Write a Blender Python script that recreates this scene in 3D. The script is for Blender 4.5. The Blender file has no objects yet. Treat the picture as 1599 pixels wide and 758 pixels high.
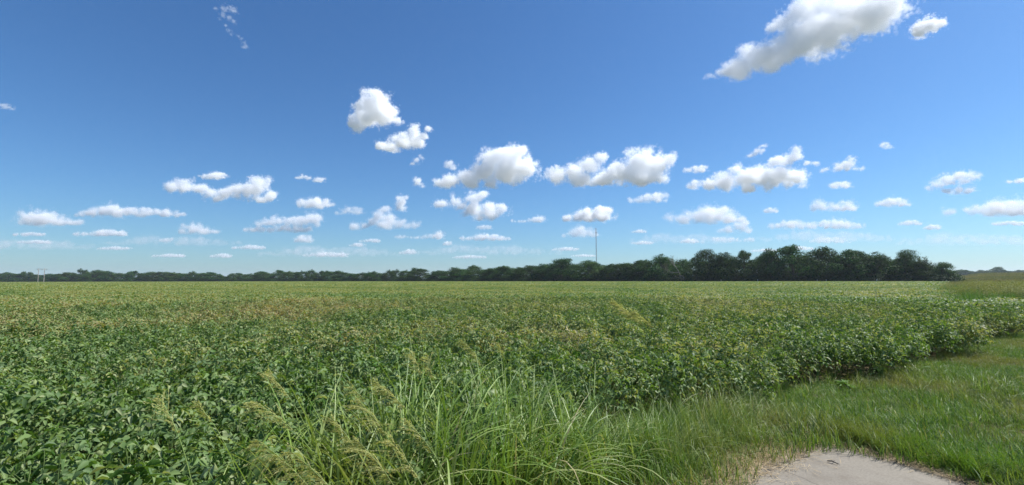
import bpy, math, random
import numpy as np
from mathutils import Vector, Matrix, noise as mnoise

random.seed(11)
RNG = np.random.default_rng(11)
SC = bpy.context.scene
COL = SC.collection
R = math.radians

# ------------------------------------------------------------------ camera
F, CX, CY = 733.0, 799.5, 379.0
CAM = np.array([0.0, 0.0, 1.70])
pitch, roll = math.atan(58.5 / F), R(-0.14)
_f = np.array([0, math.cos(pitch), math.sin(pitch)])
_u0 = np.array([0, -math.sin(pitch), math.cos(pitch)])
_r0 = np.array([1.0, 0, 0])
_r = _r0 * math.cos(roll) + _u0 * math.sin(roll)
_u = _u0 * math.cos(roll) - _r0 * math.sin(roll)


def ray(px, py):
    return _f + _r * (px - CX) / F + _u * (CY - py) / F


def at_depth(px, py, y):
    """the place whose distance along +Y is y, seen at photo pixel (px, py)"""
    d = ray(px, py)
    return CAM + d * (y / d[1])


def on_plane(px, py, z=0.0):
    d = ray(px, py)
    return CAM + d * ((z - CAM[2]) / d[2])


cam_data = bpy.data.cameras.new('camera')
cam = bpy.data.objects.new('camera', cam_data)
COL.objects.link(cam)
M = Matrix(((_r[0], _u[0], -_f[0], CAM[0]), (_r[1], _u[1], -_f[1], CAM[1]),
            (_r[2], _u[2], -_f[2], CAM[2]), (0, 0, 0, 1)))
cam.matrix_world = M
cam_data.sensor_width = 36
cam_data.lens = 36 * F / 1599.0
cam_data.clip_start = 0.05
cam_data.clip_end = 80000
SC.camera = cam

# ------------------------------------------------------------------ light
SUN_AZ, SUN_EL = R(74), R(51)
world = bpy.data.worlds.new('World')
SC.world = world
world.use_nodes = True
wn, wl = world.node_tree.nodes, world.node_tree.links
bg = wn['Background']
sky = wn.new('ShaderNodeTexSky')
sky.sky_type = 'NISHITA'
sky.sun_disc = False
sky.sun_elevation = SUN_EL
sky.sun_rotation = SUN_AZ
sky.altitude = 0
sky.air_density = 1.0
sky.dust_density = 0.6
sky.ozone_density = 3.0
hs = wn.new('ShaderNodeHueSaturation')
hs.inputs['Saturation'].default_value = 1.1
tint = wn.new('ShaderNodeMix')
tint.data_type = 'RGBA'
tint.blend_type = 'MULTIPLY'
tint.inputs[0].default_value = 1.0
tint.inputs[7].default_value = (0.57, 0.84, 1.07, 1)
wl.new(sky.outputs[0], hs.inputs['Color'])
wl.new(hs.outputs[0], tint.inputs[6])
wl.new(tint.outputs[2], bg.inputs['Color'])
bg.inputs['Strength'].default_value = 0.065

sl = bpy.data.lights.new('sun', 'SUN')
sl.energy = 4.0
sl.angle = R(0.53)
sl.color = (1.0, 0.985, 0.96)
so = bpy.data.objects.new('sun', sl)
COL.objects.link(so)
sdir = Vector((math.sin(SUN_AZ) * math.cos(SUN_EL), math.cos(SUN_AZ) * math.cos(SUN_EL), math.sin(SUN_EL)))
so.rotation_euler = sdir.to_track_quat('Z', 'Y').to_euler()
so.location = (30, 10, 60)

SC.view_settings.view_transform = 'Standard'
SC.view_settings.look = 'None'
SC.view_settings.exposure = 0.92
SC.view_settings.gamma = 1.0
SC.render.engine = 'CYCLES'
cy = SC.cycles
cy.max_bounces = 24
cy.diffuse_bounces = 4
cy.glossy_bounces = 2
cy.transmission_bounces = 4
cy.volume_bounces = 22
cy.transparent_max_bounces = 64
cy.use_denoising = True
cy.denoising_prefilter = 'FAST'
cy.sample_clamp_indirect = 6

# ------------------------------------------------------------------ helpers


def tag(o, label, cat=None, group=None, kind=None):
    o['label'] = label
    if cat:
        o['category'] = cat
    if group:
        o['group'] = group
    if kind:
        o['kind'] = kind
    return o


def link(name, me, parent=None, loc=None):
    o = bpy.data.objects.new(name, me)
    COL.objects.link(o)
    if parent:
        o.parent = parent
    if loc is not None:
        o.location = loc
    return o


def empty(name, loc, rz=0.0):
    o = bpy.data.objects.new(name, None)
    o.empty_display_size = 0.3
    COL.objects.link(o)
    o.location = loc
    o.rotation_euler = (0, 0, rz)
    return o


class MB:
    """collects vertices and faces, with one random value per vertex"""

    def __init__(self):
        self.v, self.q, self.t, self.r, self.n = [], [], [], [], 0

    def add(self, v, quads=None, tris=None, rnd=None):
        v = np.asarray(v, float).reshape(-1, 3)
        if quads is not None and len(quads):
            self.q.append(np.asarray(quads).reshape(-1, 4) + self.n)
        if tris is not None and len(tris):
            self.t.append(np.asarray(tris).reshape(-1, 3) + self.n)
        if rnd is None:
            rnd = np.full(len(v), 0.5)
        self.r.append(np.broadcast_to(np.asarray(rnd, float), (len(v),)))
        self.v.append(v)
        self.n += len(v)

    def mesh(self, name, mat, smooth=False):
        me = bpy.data.meshes.new(name)
        v = np.concatenate(self.v)
        q = np.concatenate(self.q) if self.q else np.zeros((0, 4), int)
        t = np.concatenate(self.t) if self.t else np.zeros((0, 3), int)
        me.vertices.add(len(v))
        me.vertices.foreach_set('co', v.astype(np.float32).ravel())
        nl = q.size + t.size
        me.loops.add(nl)
        me.loops.foreach_set('vertex_index', np.concatenate([q.ravel(), t.ravel()]).astype(np.int32))
        me.polygons.add(len(q) + len(t))
        ls = np.concatenate([np.arange(len(q)) * 4, q.size + np.arange(len(t)) * 3]).astype(np.int32)
        me.polygons.foreach_set('loop_start', ls)
        if smooth:
            me.polygons.foreach_set('use_smooth', np.ones(len(ls), bool))
        me.update(calc_edges=True)
        a = me.attributes.new('rnd', 'FLOAT', 'POINT')
        a.data.foreach_set('value', np.concatenate(self.r).astype(np.float32))
        if mat:
            me.materials.append(mat)
        return me

    def tube(self, pts, rad, n=6, rnd=0.5, cap=True):
        pts = np.asarray(pts, float)
        rad = np.broadcast_to(np.asarray(rad, float), (len(pts),))
        d = np.gradient(pts, axis=0)
        d /= np.linalg.norm(d, axis=1)[:, None] + 1e-9
        ref = np.array([0.31, 0.95, 0.05]) if abs(d[0][2]) > 0.5 else np.array([0, 0, 1.0])
        s = np.cross(d, ref)
        s /= np.linalg.norm(s, axis=1)[:, None] + 1e-9
        w = np.cross(s, d)
        a = np.arange(n) * 2 * math.pi / n
        v = pts[:, None] + rad[:, None, None] * (s[:, None] * np.cos(a)[None, :, None] + w[:, None] * np.sin(a)[None, :, None])
        v = v.reshape(-1, 3)
        q = []
        for i in range(len(pts) - 1):
            for j in range(n):
                k = (j + 1) % n
                q.append((i * n + j, i * n + k, (i + 1) * n + k, (i + 1) * n + j))
        t = []
        if cap:
            m = len(v)
            v = np.concatenate([v, pts[-1:]])
            o = (len(pts) - 1) * n
            t = [(o + j, o + (j + 1) % n, m) for j in range(n)]
        self.add(v, q, t, rnd)

    def box(self, c, s):
        c, s = np.asarray(c, float), np.asarray(s, float) / 2
        v = np.array([(x, y, z) for x in (-1, 1) for y in (-1, 1) for z in (-1, 1)]) * s + c
        self.add(v, [(0, 1, 3, 2), (4, 6, 7, 5), (0, 4, 5, 1), (2, 3, 7, 6), (0, 2, 6, 4), (1, 5, 7, 3)])


def unit(v):
    return v / (np.linalg.norm(v, axis=-1, keepdims=True) + 1e-9)


LT = np.array([0, .3, .65, 1.0])
LW = np.array([.10, .5, .36, 0])


def leaflets(mb, base, d, up, L, W, fold, droop, rnd, low=False):
    """pointed oval leaf blades, folded along the midrib"""
    n = len(base)
    d = unit(d)
    s = unit(np.cross(d, up))
    up = np.cross(s, d)
    L = np.broadcast_to(L, (n,))
    fold = np.broadcast_to(fold, (n,))
    droop = np.broadcast_to(droop, (n,))
    W = np.broadcast_to(W, (n,))
    if low:
        tw = [(0, 0), (.42, -.5), (1, 0), (.42, .5)]
        faces_t = np.array([(0, 1, 2), (0, 2, 3)])
        faces_q = None
    else:
        tw = [(t, 0) for t in LT] + [(LT[i], -LW[i]) for i in range(3)] + [(LT[i], LW[i]) for i in range(3)]
        faces_q = np.array([(0, 4, 5, 1), (1, 5, 6, 2), (0, 1, 8, 7), (1, 2, 9, 8)])
        faces_t = np.array([(2, 6, 3), (2, 3, 9)])
    k = len(tw)
    v = np.zeros((n, k, 3))
    for i, (t, w) in enumerate(tw):
        v[:, i] = (base + d * (t * L)[:, None] + s * (w * W * L)[:, None]
                   + up * ((fold * abs(w) - droop * t * t) * L)[:, None])
    off = np.arange(n)[:, None, None] * k
    mb.add(v.reshape(-1, 3), (faces_q[None] + off) if faces_q is not None else None, faces_t[None] + off, np.repeat(rnd, k))


def blades(mb, base, az, L, w, th0, curv, rnd, seg=6, twist=0.0):
    """grass blades: ribbons that leave the ground at th0 from upright and bend over by curv"""
    n = len(base)
    az, L, w, th0, curv = [np.broadcast_to(a, (n,)).astype(float) for a in (az, L, w, th0, curv)]
    h = np.stack([np.cos(az), np.sin(az), np.zeros(n)], 1)
    sd = np.stack([-np.sin(az), np.cos(az), np.zeros(n)], 1)
    p = np.array(base, float)
    v = np.zeros((n, seg + 1, 2, 3))
    for i in range(seg + 1):
        t = i / seg
        wid = w * (min(1, .55 + 1.6 * t)) * (1 - t ** 2.2) * .5 + w * .02
        th = th0 + curv * t ** 1.4
        tw = twist * t
        side = sd * math.cos(tw) + np.cross(h * np.sin(th)[:, None] + np.array([0, 0, 1.]) * np.cos(th)[:, None], sd) * math.sin(tw)
        v[:, i, 0] = p - side * wid[:, None]
        v[:, i, 1] = p + side * wid[:, None]
        p = p + (h * np.sin(th)[:, None] + np.array([0, 0, 1.]) * np.cos(th)[:, None]) * (L / seg)[:, None]
    k = 2 * (seg + 1)
    q = np.array([(2 * i, 2 * i + 1, 2 * i + 3, 2 * i + 2) for i in range(seg)])
    mb.add(v.reshape(-1, 3), q[None] + np.arange(n)[:, None, None] * k, None, np.repeat(rnd, k))


# ------------------------------------------------------------------ materials
def newmat(name):
    m = bpy.data.materials.new(name)
    m.use_nodes = True
    nt = m.node_tree
    return m, nt.nodes, nt.links, nt.nodes['Principled BSDF'], nt.nodes['Material Output']


def noise_node(n, l, scale, detail=3, coord='world', rough=.55):
    t = n.new('ShaderNodeTexNoise')
    t.inputs['Scale'].default_value = scale
    t.inputs['Detail'].default_value = detail
    t.inputs['Roughness'].default_value = rough
    if coord == 'world':
        g = n.new('ShaderNodeNewGeometry')
        l.new(g.outputs['Position'], t.inputs['Vector'])
    else:
        g = n.new('ShaderNodeTexCoord')
        l.new(g.outputs['Object'], t.inputs['Vector'])
    return t.outputs['Fac']


def ramp(n, l, src, stops, mode='LINEAR'):
    r = n.new('ShaderNodeValToRGB')
    r.color_ramp.interpolation = mode
    e = r.color_ramp.elements
    while len(e) < len(stops):
        e.new(0.5)
    for x, (p, c) in zip(e, stops):
        x.position = p
        x.color = (*c, 1) if len(c) == 3 else c
    l.new(src, r.inputs['Fac'])
    return r.outputs['Color']


def mix(n, l, fac, a, b, mode='MIX'):
    m = n.new('ShaderNodeMix')
    m.data_type = 'RGBA'
    m.blend_type = mode
    for sock, val in ((m.inputs[0], fac), (m.inputs[6], a), (m.inputs[7], b)):
        if isinstance(val, bpy.types.NodeSocket):
            l.new(val, sock)
        elif isinstance(val, (int, float)):
            sock.default_value = val
        else:
            sock.default_value = (*val, 1)
    return m.outputs[2]


def math_node(n, l, op, a, b=0.0, clamp=False):
    m = n.new('ShaderNodeMath')
    m.operation = op
    m.use_clamp = clamp
    for sock, val in zip(m.inputs, (a, b)):
        if isinstance(val, bpy.types.NodeSocket):
            l.new(val, sock)
        else:
            sock.default_value = val
    return m.outputs[0]


def attr(n, name='rnd'):
    a = n.new('ShaderNodeAttribute')
    a.attribute_name = name
    return a.outputs['Fac']


def leaf_finish(n, l, p, out, col, rough=.5, trans=.3, tcol=(1.25, 1.2, .55), spec=.5):
    p.inputs['Roughness'].default_value = rough
    p.inputs['Specular IOR Level'].default_value = spec
    l.new(col, p.inputs['Base Color'])
    tr = n.new('ShaderNodeBsdfTranslucent')
    l.new(mix(n, l, 1.0, col, tcol, 'MULTIPLY'), tr.inputs['Color'])
    ms = n.new('ShaderNodeMixShader')
    ms.inputs[0].default_value = trans
    l.new(p.outputs[0], ms.inputs[1])
    l.new(tr.outputs[0], ms.inputs[2])
    l.new(ms.outputs[0], out.inputs['Surface'])


def mat_soy():
    m, n, l, p, o = newmat('soybean_leaf')
    r = attr(n)
    green = ramp(n, l, r, [(0, (.048, .115, .022)), (.5, (.115, .210, .040)), (.85, (.205, .295, .072)), (1, (.33, .38, .17))])
    # clusters of ageing plants: yellow leaves and a few brown ones
    big = noise_node(n, l, .16, 3)
    small = noise_node(n, l, 1.3, 2)
    pat = math_node(n, l, 'ADD', math_node(n, l, 'MULTIPLY', big, 1.05), math_node(n, l, 'MULTIPLY', small, .5))
    pat = math_node(n, l, 'SUBTRACT', pat, .275)
    g = n.new('ShaderNodeNewGeometry')
    sx = n.new('ShaderNodeSeparateXYZ')
    l.new(g.outputs['Position'], sx.inputs[0])
    # the crop ages away from the near field edge: starts some 4 m in and grows slightly with distance
    a1 = n.new('ShaderNodeMapRange')
    l.new(sx.outputs['Y'], a1.inputs[0])
    a1.inputs[1].default_value, a1.inputs[2].default_value = 4.5, 9
    a2 = n.new('ShaderNodeMapRange')
    l.new(sx.outputs['Y'], a2.inputs[0])
    a2.inputs[1].default_value, a2.inputs[2].default_value = 22, 70
    a2.inputs[3].default_value, a2.inputs[4].default_value = 1, 1.12
    age = math_node(n, l, 'MULTIPLY', a1.outputs[0], a2.outputs[0])
    thr = math_node(n, l, 'ADD', pat, math_node(n, l, 'MULTIPLY', math_node(n, l, 'SUBTRACT', attr(n, 'rnd2'), .5), .30))
    thr = math_node(n, l, 'ADD', thr, math_node(n, l, 'MULTIPLY', math_node(n, l, 'SUBTRACT', age, 1.0), .22))
    lf = n.new('ShaderNodeMapRange')
    l.new(math_node(n, l, 'DIVIDE', sx.outputs['X'], math_node(n, l, 'ADD', sx.outputs['Y'], 1.0)), lf.inputs[0])
    lf.inputs[1].default_value, lf.inputs[2].default_value = -.7, .5
    lf.inputs[3].default_value, lf.inputs[4].default_value = .055, -.03
    thr = math_node(n, l, 'ADD', thr, math_node(n, l, 'MULTIPLY', lf.outputs[0], a1.outputs[0]))
    yel = ramp(n, l, thr, [(.50, (0, 0, 0)), (.58, (1, 1, 1))])
    brn = ramp(n, l, thr, [(.655, (0, 0, 0)), (.70, (1, 1, 1))])
    b2 = n.new('ShaderNodeMapRange')
    l.new(sx.outputs['Y'], b2.inputs[0])
    b2.inputs[1].default_value, b2.inputs[2].default_value = 18, 42
    b2.inputs[3].default_value, b2.inputs[4].default_value = 1, .15
    brn = math_node(n, l, 'MULTIPLY', brn, b2.outputs[0])
    col = mix(n, l, yel, green, (.32, .335, .115))
    # brown on the left of the field, straw-pale on the right
    side = n.new('ShaderNodeMapRange')
    l.new(sx.outputs['X'], side.inputs[0])
    side.inputs[1].default_value, side.inputs[2].default_value = -6, 5
    dead = mix(n, l, side.outputs[0], (.38, .29, .125), (.46, .43, .27))
    col = mix(n, l, brn, col, dead)
    back = mix(n, l, .35, col, (.17, .22, .12))
    col = mix(n, l, g.outputs['Backfacing'], col, back)
    leaf_finish(n, l, p, o, col, .52, .32, spec=.2)
    return m


def mat_grass(name, stops, yellow=(.30, .27, .10), amount=.5, scale=.9, trans=.3, rough=.42):
    m, n, l, p, o = newmat(name)
    r = attr(n)
    col = ramp(n, l, r, stops)
    pat = noise_node(n, l, scale, 4)
    col = mix(n, l, math_node(n, l, 'MULTIPLY', ramp(n, l, pat, [(.45, (0, 0, 0)), (.68, (1, 1, 1))]), amount), col, yellow)
    leaf_finish(n, l, p, o, col, rough, trans)
    return m


def mat_simple(name, stops, scale=8, rough=.7, coord='obj', bump=0.0, spec=.4):
    m, n, l, p, o = newmat(name)
    nz = noise_node(n, l, scale, 5, coord)
    l.new(ramp(n, l, nz, stops), p.inputs['Base Color'])
    p.inputs['Roughness'].default_value = rough
    p.inputs['Specular IOR Level'].default_value = spec
    if bump:
        b = n.new('ShaderNodeBump')
        b.inputs['Strength'].default_value = bump
        b.inputs['Distance'].default_value = .02
        l.new(nz, b.inputs['Height'])
        l.new(b.outputs[0], p.inputs['Normal'])
    return m


def mat_tree(name, stops, trans=.22):
    m, n, l, p, o = newmat(name)
    col = ramp(n, l, attr(n), stops)
    oi = n.new('ShaderNodeObjectInfo')
    h = n.new('ShaderNodeHueSaturation')
    l.new(col, h.inputs['Color'])
    mr = n.new('ShaderNodeMapRange')
    l.new(oi.outputs['Random'], mr.inputs[0])
    mr.inputs[3].default_value, mr.inputs[4].default_value = .72, 1.3
    l.new(mr.outputs[0], h.inputs['Value'])
    mr2 = n.new('ShaderNodeMapRange')
    l.new(math_node(n, l, 'FRACT', math_node(n, l, 'MULTIPLY', oi.outputs['Random'], 7.31)), mr2.inputs[0])
    mr2.inputs[3].default_value, mr2.inputs[4].default_value = .475, .515
    l.new(mr2.outputs[0], h.inputs['Hue'])
    leaf_finish(n, l, p, o, h.outputs[0], .6, trans, spec=.12)
    return m


SOY = mat_soy()
SOYSTEM = mat_simple('soybean_stem', [(.3, (.10, .13, .045)), (.7, (.17, .19, .08))], 20)
TALL = mat_grass('tall_grass_blade', [(0, (.10, .195, .024)), (.6, (.215, .325, .058)), (.9, (.33, .42, .13)), (.97, (.34, .37, .14)), (1, (.46, .39, .21))], amount=.25, rough=.48)
FINE = mat_grass('fine_grass_blade', [(0, (.085, .18, .02)), (.6, (.17, .285, .038)), (.92, (.27, .35, .08)), (1, (.40, .36, .16))], amount=.35, rough=.5)
LAWN = mat_grass('lawn_blade', [(0, (.065, .15, .018)), (.6, (.13, .24, .032)), (.9, (.19, .28, .055)), (1, (.34, .30, .14))],
                 rough=.55, yellow=(.25, .235, .085), amount=.8, scale=.55)
WEEDG = mat_grass('weed_leaf', [(0, (.06, .14, .02)), (.6, (.10, .21, .035)), (1, (.15, .26, .05))], amount=.1, rough=.75)
PANI = mat_grass('seed_head', [(0, (.38, .42, .12)), (.6, (.52, .52, .18)), (1, (.62, .58, .28))], yellow=(.58, .52, .24), amount=.25, scale=2.0, rough=.6, trans=.4)
YEL = mat_grass('yellow_weed_top', [(0, (.13, .18, .035)), (.6, (.21, .235, .05)), (1, (.29, .275, .075))], amount=.3, rough=.8)
STRAW = mat_grass('dry_straw', [(0, (.26, .18, .085)), (.6, (.40, .29, .15)), (1, (.52, .41, .24))], yellow=(.42, .33, .18), trans=.1, rough=.7)
TREE = mat_tree('tree_leaf', [(0, (.012, .036, .010)), (.5, (.030, .076, .017)), (.9, (.062, .128, .027)), (1, (.10, .17, .045))])
GREYLEAF = mat_tree('withered_leaf', [(0, (.08, .085, .06)), (.6, (.12, .115, .085)), (1, (.16, .15, .11))])
BARK = mat_simple('bark', [(.3, (.055, .045, .035)), (.7, (.11, .095, .075))], 6, .9)
GREYBARK = mat_simple('grey_dead_wood', [(.3, (.11, .10, .09)), (.7, (.19, .175, .16))], 6, .9)
POLEWOOD = mat_simple('weathered_pole_wood', [(.3, (.24, .21, .175)), (.7, (.34, .30, .26))], 3, .85)
PALEPOST = mat_simple('pale_painted_post', [(.3, (.45, .43, .38)), (.7, (.62, .6, .55))], 5, .8)
STEEL = mat_simple('galvanised_steel', [(.3, (.09, .10, .12)), (.7, (.16, .17, .19))], 2, .5)
CERAM = mat_simple('insulator_glaze', [(.3, (.12, .07, .05)), (.7, (.16, .10, .07))], 5, .3)

# ------------------------------------------------------------------ clouds
ICO = None


def ico_template():
    import bmesh
    bm = bmesh.new()
    bmesh.ops.create_icosphere(bm, subdivisions=2, radius=1)
    v = np.array([x.co[:] for x in bm.verts])
    bm.faces.ensure_lookup_table()
    t = np.array([[y.index for y in f.verts] for f in bm.faces])
    bm.free()
    return v, t


ICO = ico_template()
BASE_ALT = 1150.0


def cloud_mat(sig, blobs, amp, thr, zflat):
    """vapour: a soft density field around the puffs, eaten into by turbulence"""
    m = bpy.data.materials.new('cloud_vapour')
    m.use_nodes = True
    n, l = m.node_tree.nodes, m.node_tree.links
    n.remove(n['Principled BSDF'])
    v = n.new('ShaderNodeVolumeScatter')
    v.inputs['Color'].default_value = (.988, .994, 1, 1)  # faint blue put into the scatter colour so shaded undersides turn bluish
    v.inputs['Anisotropy'].default_value = 0.1
    tc = n.new('ShaderNodeTexCoord')
    rm = float(np.mean([r for _, r in blobs]))
    bil = []
    for wl_, det, ro in ((.95, 0, .5), (.30, 3, .6)):
        nz = n.new('ShaderNodeTexNoise')
        nz.inputs['Scale'].default_value = 1.0 / (rm * wl_)
        nz.inputs['Detail'].default_value = det
        nz.inputs['Roughness'].default_value = ro
        l.new(tc.outputs['Object'], nz.inputs['Vector'])
        bil.append(math_node(n, l, 'ABSOLUTE', math_node(n, l, 'SUBTRACT', nz.outputs['Fac'], .5)))
    turb = math_node(n, l, 'ADD', math_node(n, l, 'MULTIPLY', bil[0], .7), math_node(n, l, 'MULTIPLY', bil[1], .95))
    flat = n.new('ShaderNodeVectorMath')
    flat.operation = 'MULTIPLY'
    flat.inputs[1].default_value = (.76, .76, 1)
    l.new(tc.outputs['Object'], flat.inputs[0])
    field = None
    for c, r in blobs:
        dn = n.new('ShaderNodeVectorMath')
        dn.operation = 'DISTANCE'
        l.new(flat.outputs[0], dn.inputs[0])
        dn.inputs[1].default_value = (float(c[0]) * .76, float(c[1]) * .76, float(c[2]))
        f = math_node(n, l, 'MULTIPLY', dn.outputs['Value'], -1.0 / r)
        if field is None:
            field = f
        else:
            sm = n.new('ShaderNodeMath')
            sm.operation = 'SMOOTH_MAX'
            l.new(field, sm.inputs[0])
            l.new(f, sm.inputs[1])
            sm.inputs[2].default_value = .35
            field = sm.outputs[0]
    sx = n.new('ShaderNodeSeparateXYZ')
    l.new(tc.outputs['Object'], sx.inputs[0])
    fl = math_node(n, l, 'MULTIPLY_ADD', sx.outputs['Z'], 1.0 / zflat)
    fl.node.inputs[2].default_value = -1.0
    field = math_node(n, l, 'MINIMUM', field, fl)
    d = math_node(n, l, 'ADD', field, 1.0)
    d = math_node(n, l, 'ADD', d, math_node(n, l, 'MULTIPLY', math_node(n, l, 'SUBTRACT', turb, .19), amp))
    d = math_node(n, l, 'MULTIPLY', math_node(n, l, 'SUBTRACT', d, thr), 3.3, True)
    l.new(math_node(n, l, 'MULTIPLY', d, sig), v.inputs['Density'])
    l.new(v.outputs[0], n['Material Output'].inputs['Volume'])
    m.cycles.volume_step_rate = CLOUD_STEP
    return m


CLOUD_STEP = 0.16


def cloud(label, blobs, dense=1.0, vox=1.5, kids=7, group=None, alt=BASE_ALT):
    """blobs: (px, py, radius px) of the puffs as seen; the whole cloud sits at the distance its base altitude gives"""
    b = np.array(blobs, float)
    ybase = (b[:, 1] + b[:, 2]).max()
    xm = b[:, 0].mean()
    d = ray(xm, min(ybase, 425))
    D = min(alt / max(d[2], .035), 24000)
    k = D / F
    rs = np.random.default_rng(int(abs(xm * 7 + ybase * 13)))
    org = at_depth(xm, ybase, D)
    bl = []
    for x, y, r in b:
        c = at_depth(x, y, D) + np.array([0, rs.normal() * r * .45 * k, 0]) - org
        bl.append((c, r * k * 1.85))
    amp = 1.5 if b[:, 2].mean() > 11 else (2.0 if dense > .28 else 2.5)
    mb = MB()
    for c, r in bl:
        v = ICO[0] * r * np.array([1.3, 1.3, 1]) + c
        mb.add(v, None, ICO[1])
    me = mb.mesh('cloud', None)
    o = link('cloud', me)
    md = o.modifiers.new('remesh', 'REMESH')
    md.mode = 'VOXEL'
    md.voxel_size = max(2.2, vox) * k
    dg = bpy.context.evaluated_depsgraph_get()
    me2 = bpy.data.meshes.new_from_object(o.evaluated_get(dg))
    o.modifiers.clear()
    o.data = me2
    bpy.data.meshes.remove(me)
    rmean = np.sqrt((b[:, 2] ** 2).mean()) * k
    me2.materials.clear()
    me2.materials.append(cloud_mat((dense if dense > .75 else dense * .72) * (1.0 if D < 6500 else .75) * 2.7 / rmean, bl, amp, .40, rmean * .7))  # distant clouds get thinner vapour, imitating the fade through haze
    o.location = org
    o.name = 'cloud'
    tag(o, label, 'cloud', group or 'fair weather clouds')
    return o


def strip(x0, y0, x1, y1, seed=0, humps=None):
    """puffs filling a flat-based cloud seen in the box x0..x1, y0..y1; humps: heights 0..1 along it"""
    rs = np.random.default_rng(seed + int(x0 * 3 + y0))
    w, h = x1 - x0, y1 - y0
    humps = humps or [.45, .8, 1, .75, .5]
    n = max(3, int(w / h * 2.6))
    out = []
    for i in range(n):
        t = (i + .5) / n
        hh = np.interp(t, np.linspace(0, 1, len(humps)), humps) * h
        r = max(h * .24, hh * .5)
        out.append((x0 + r * .6 + (w - 1.2 * r) * t, y1 - r - rs.uniform(0, .1) * h, r * rs.uniform(.6, 1.1)))
        if hh > .55 * h and rs.uniform() < .75:
            out.append((x0 + w * t + rs.normal() * h * .15, y1 - hh + r * .55, r * .55))
    return out


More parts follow.
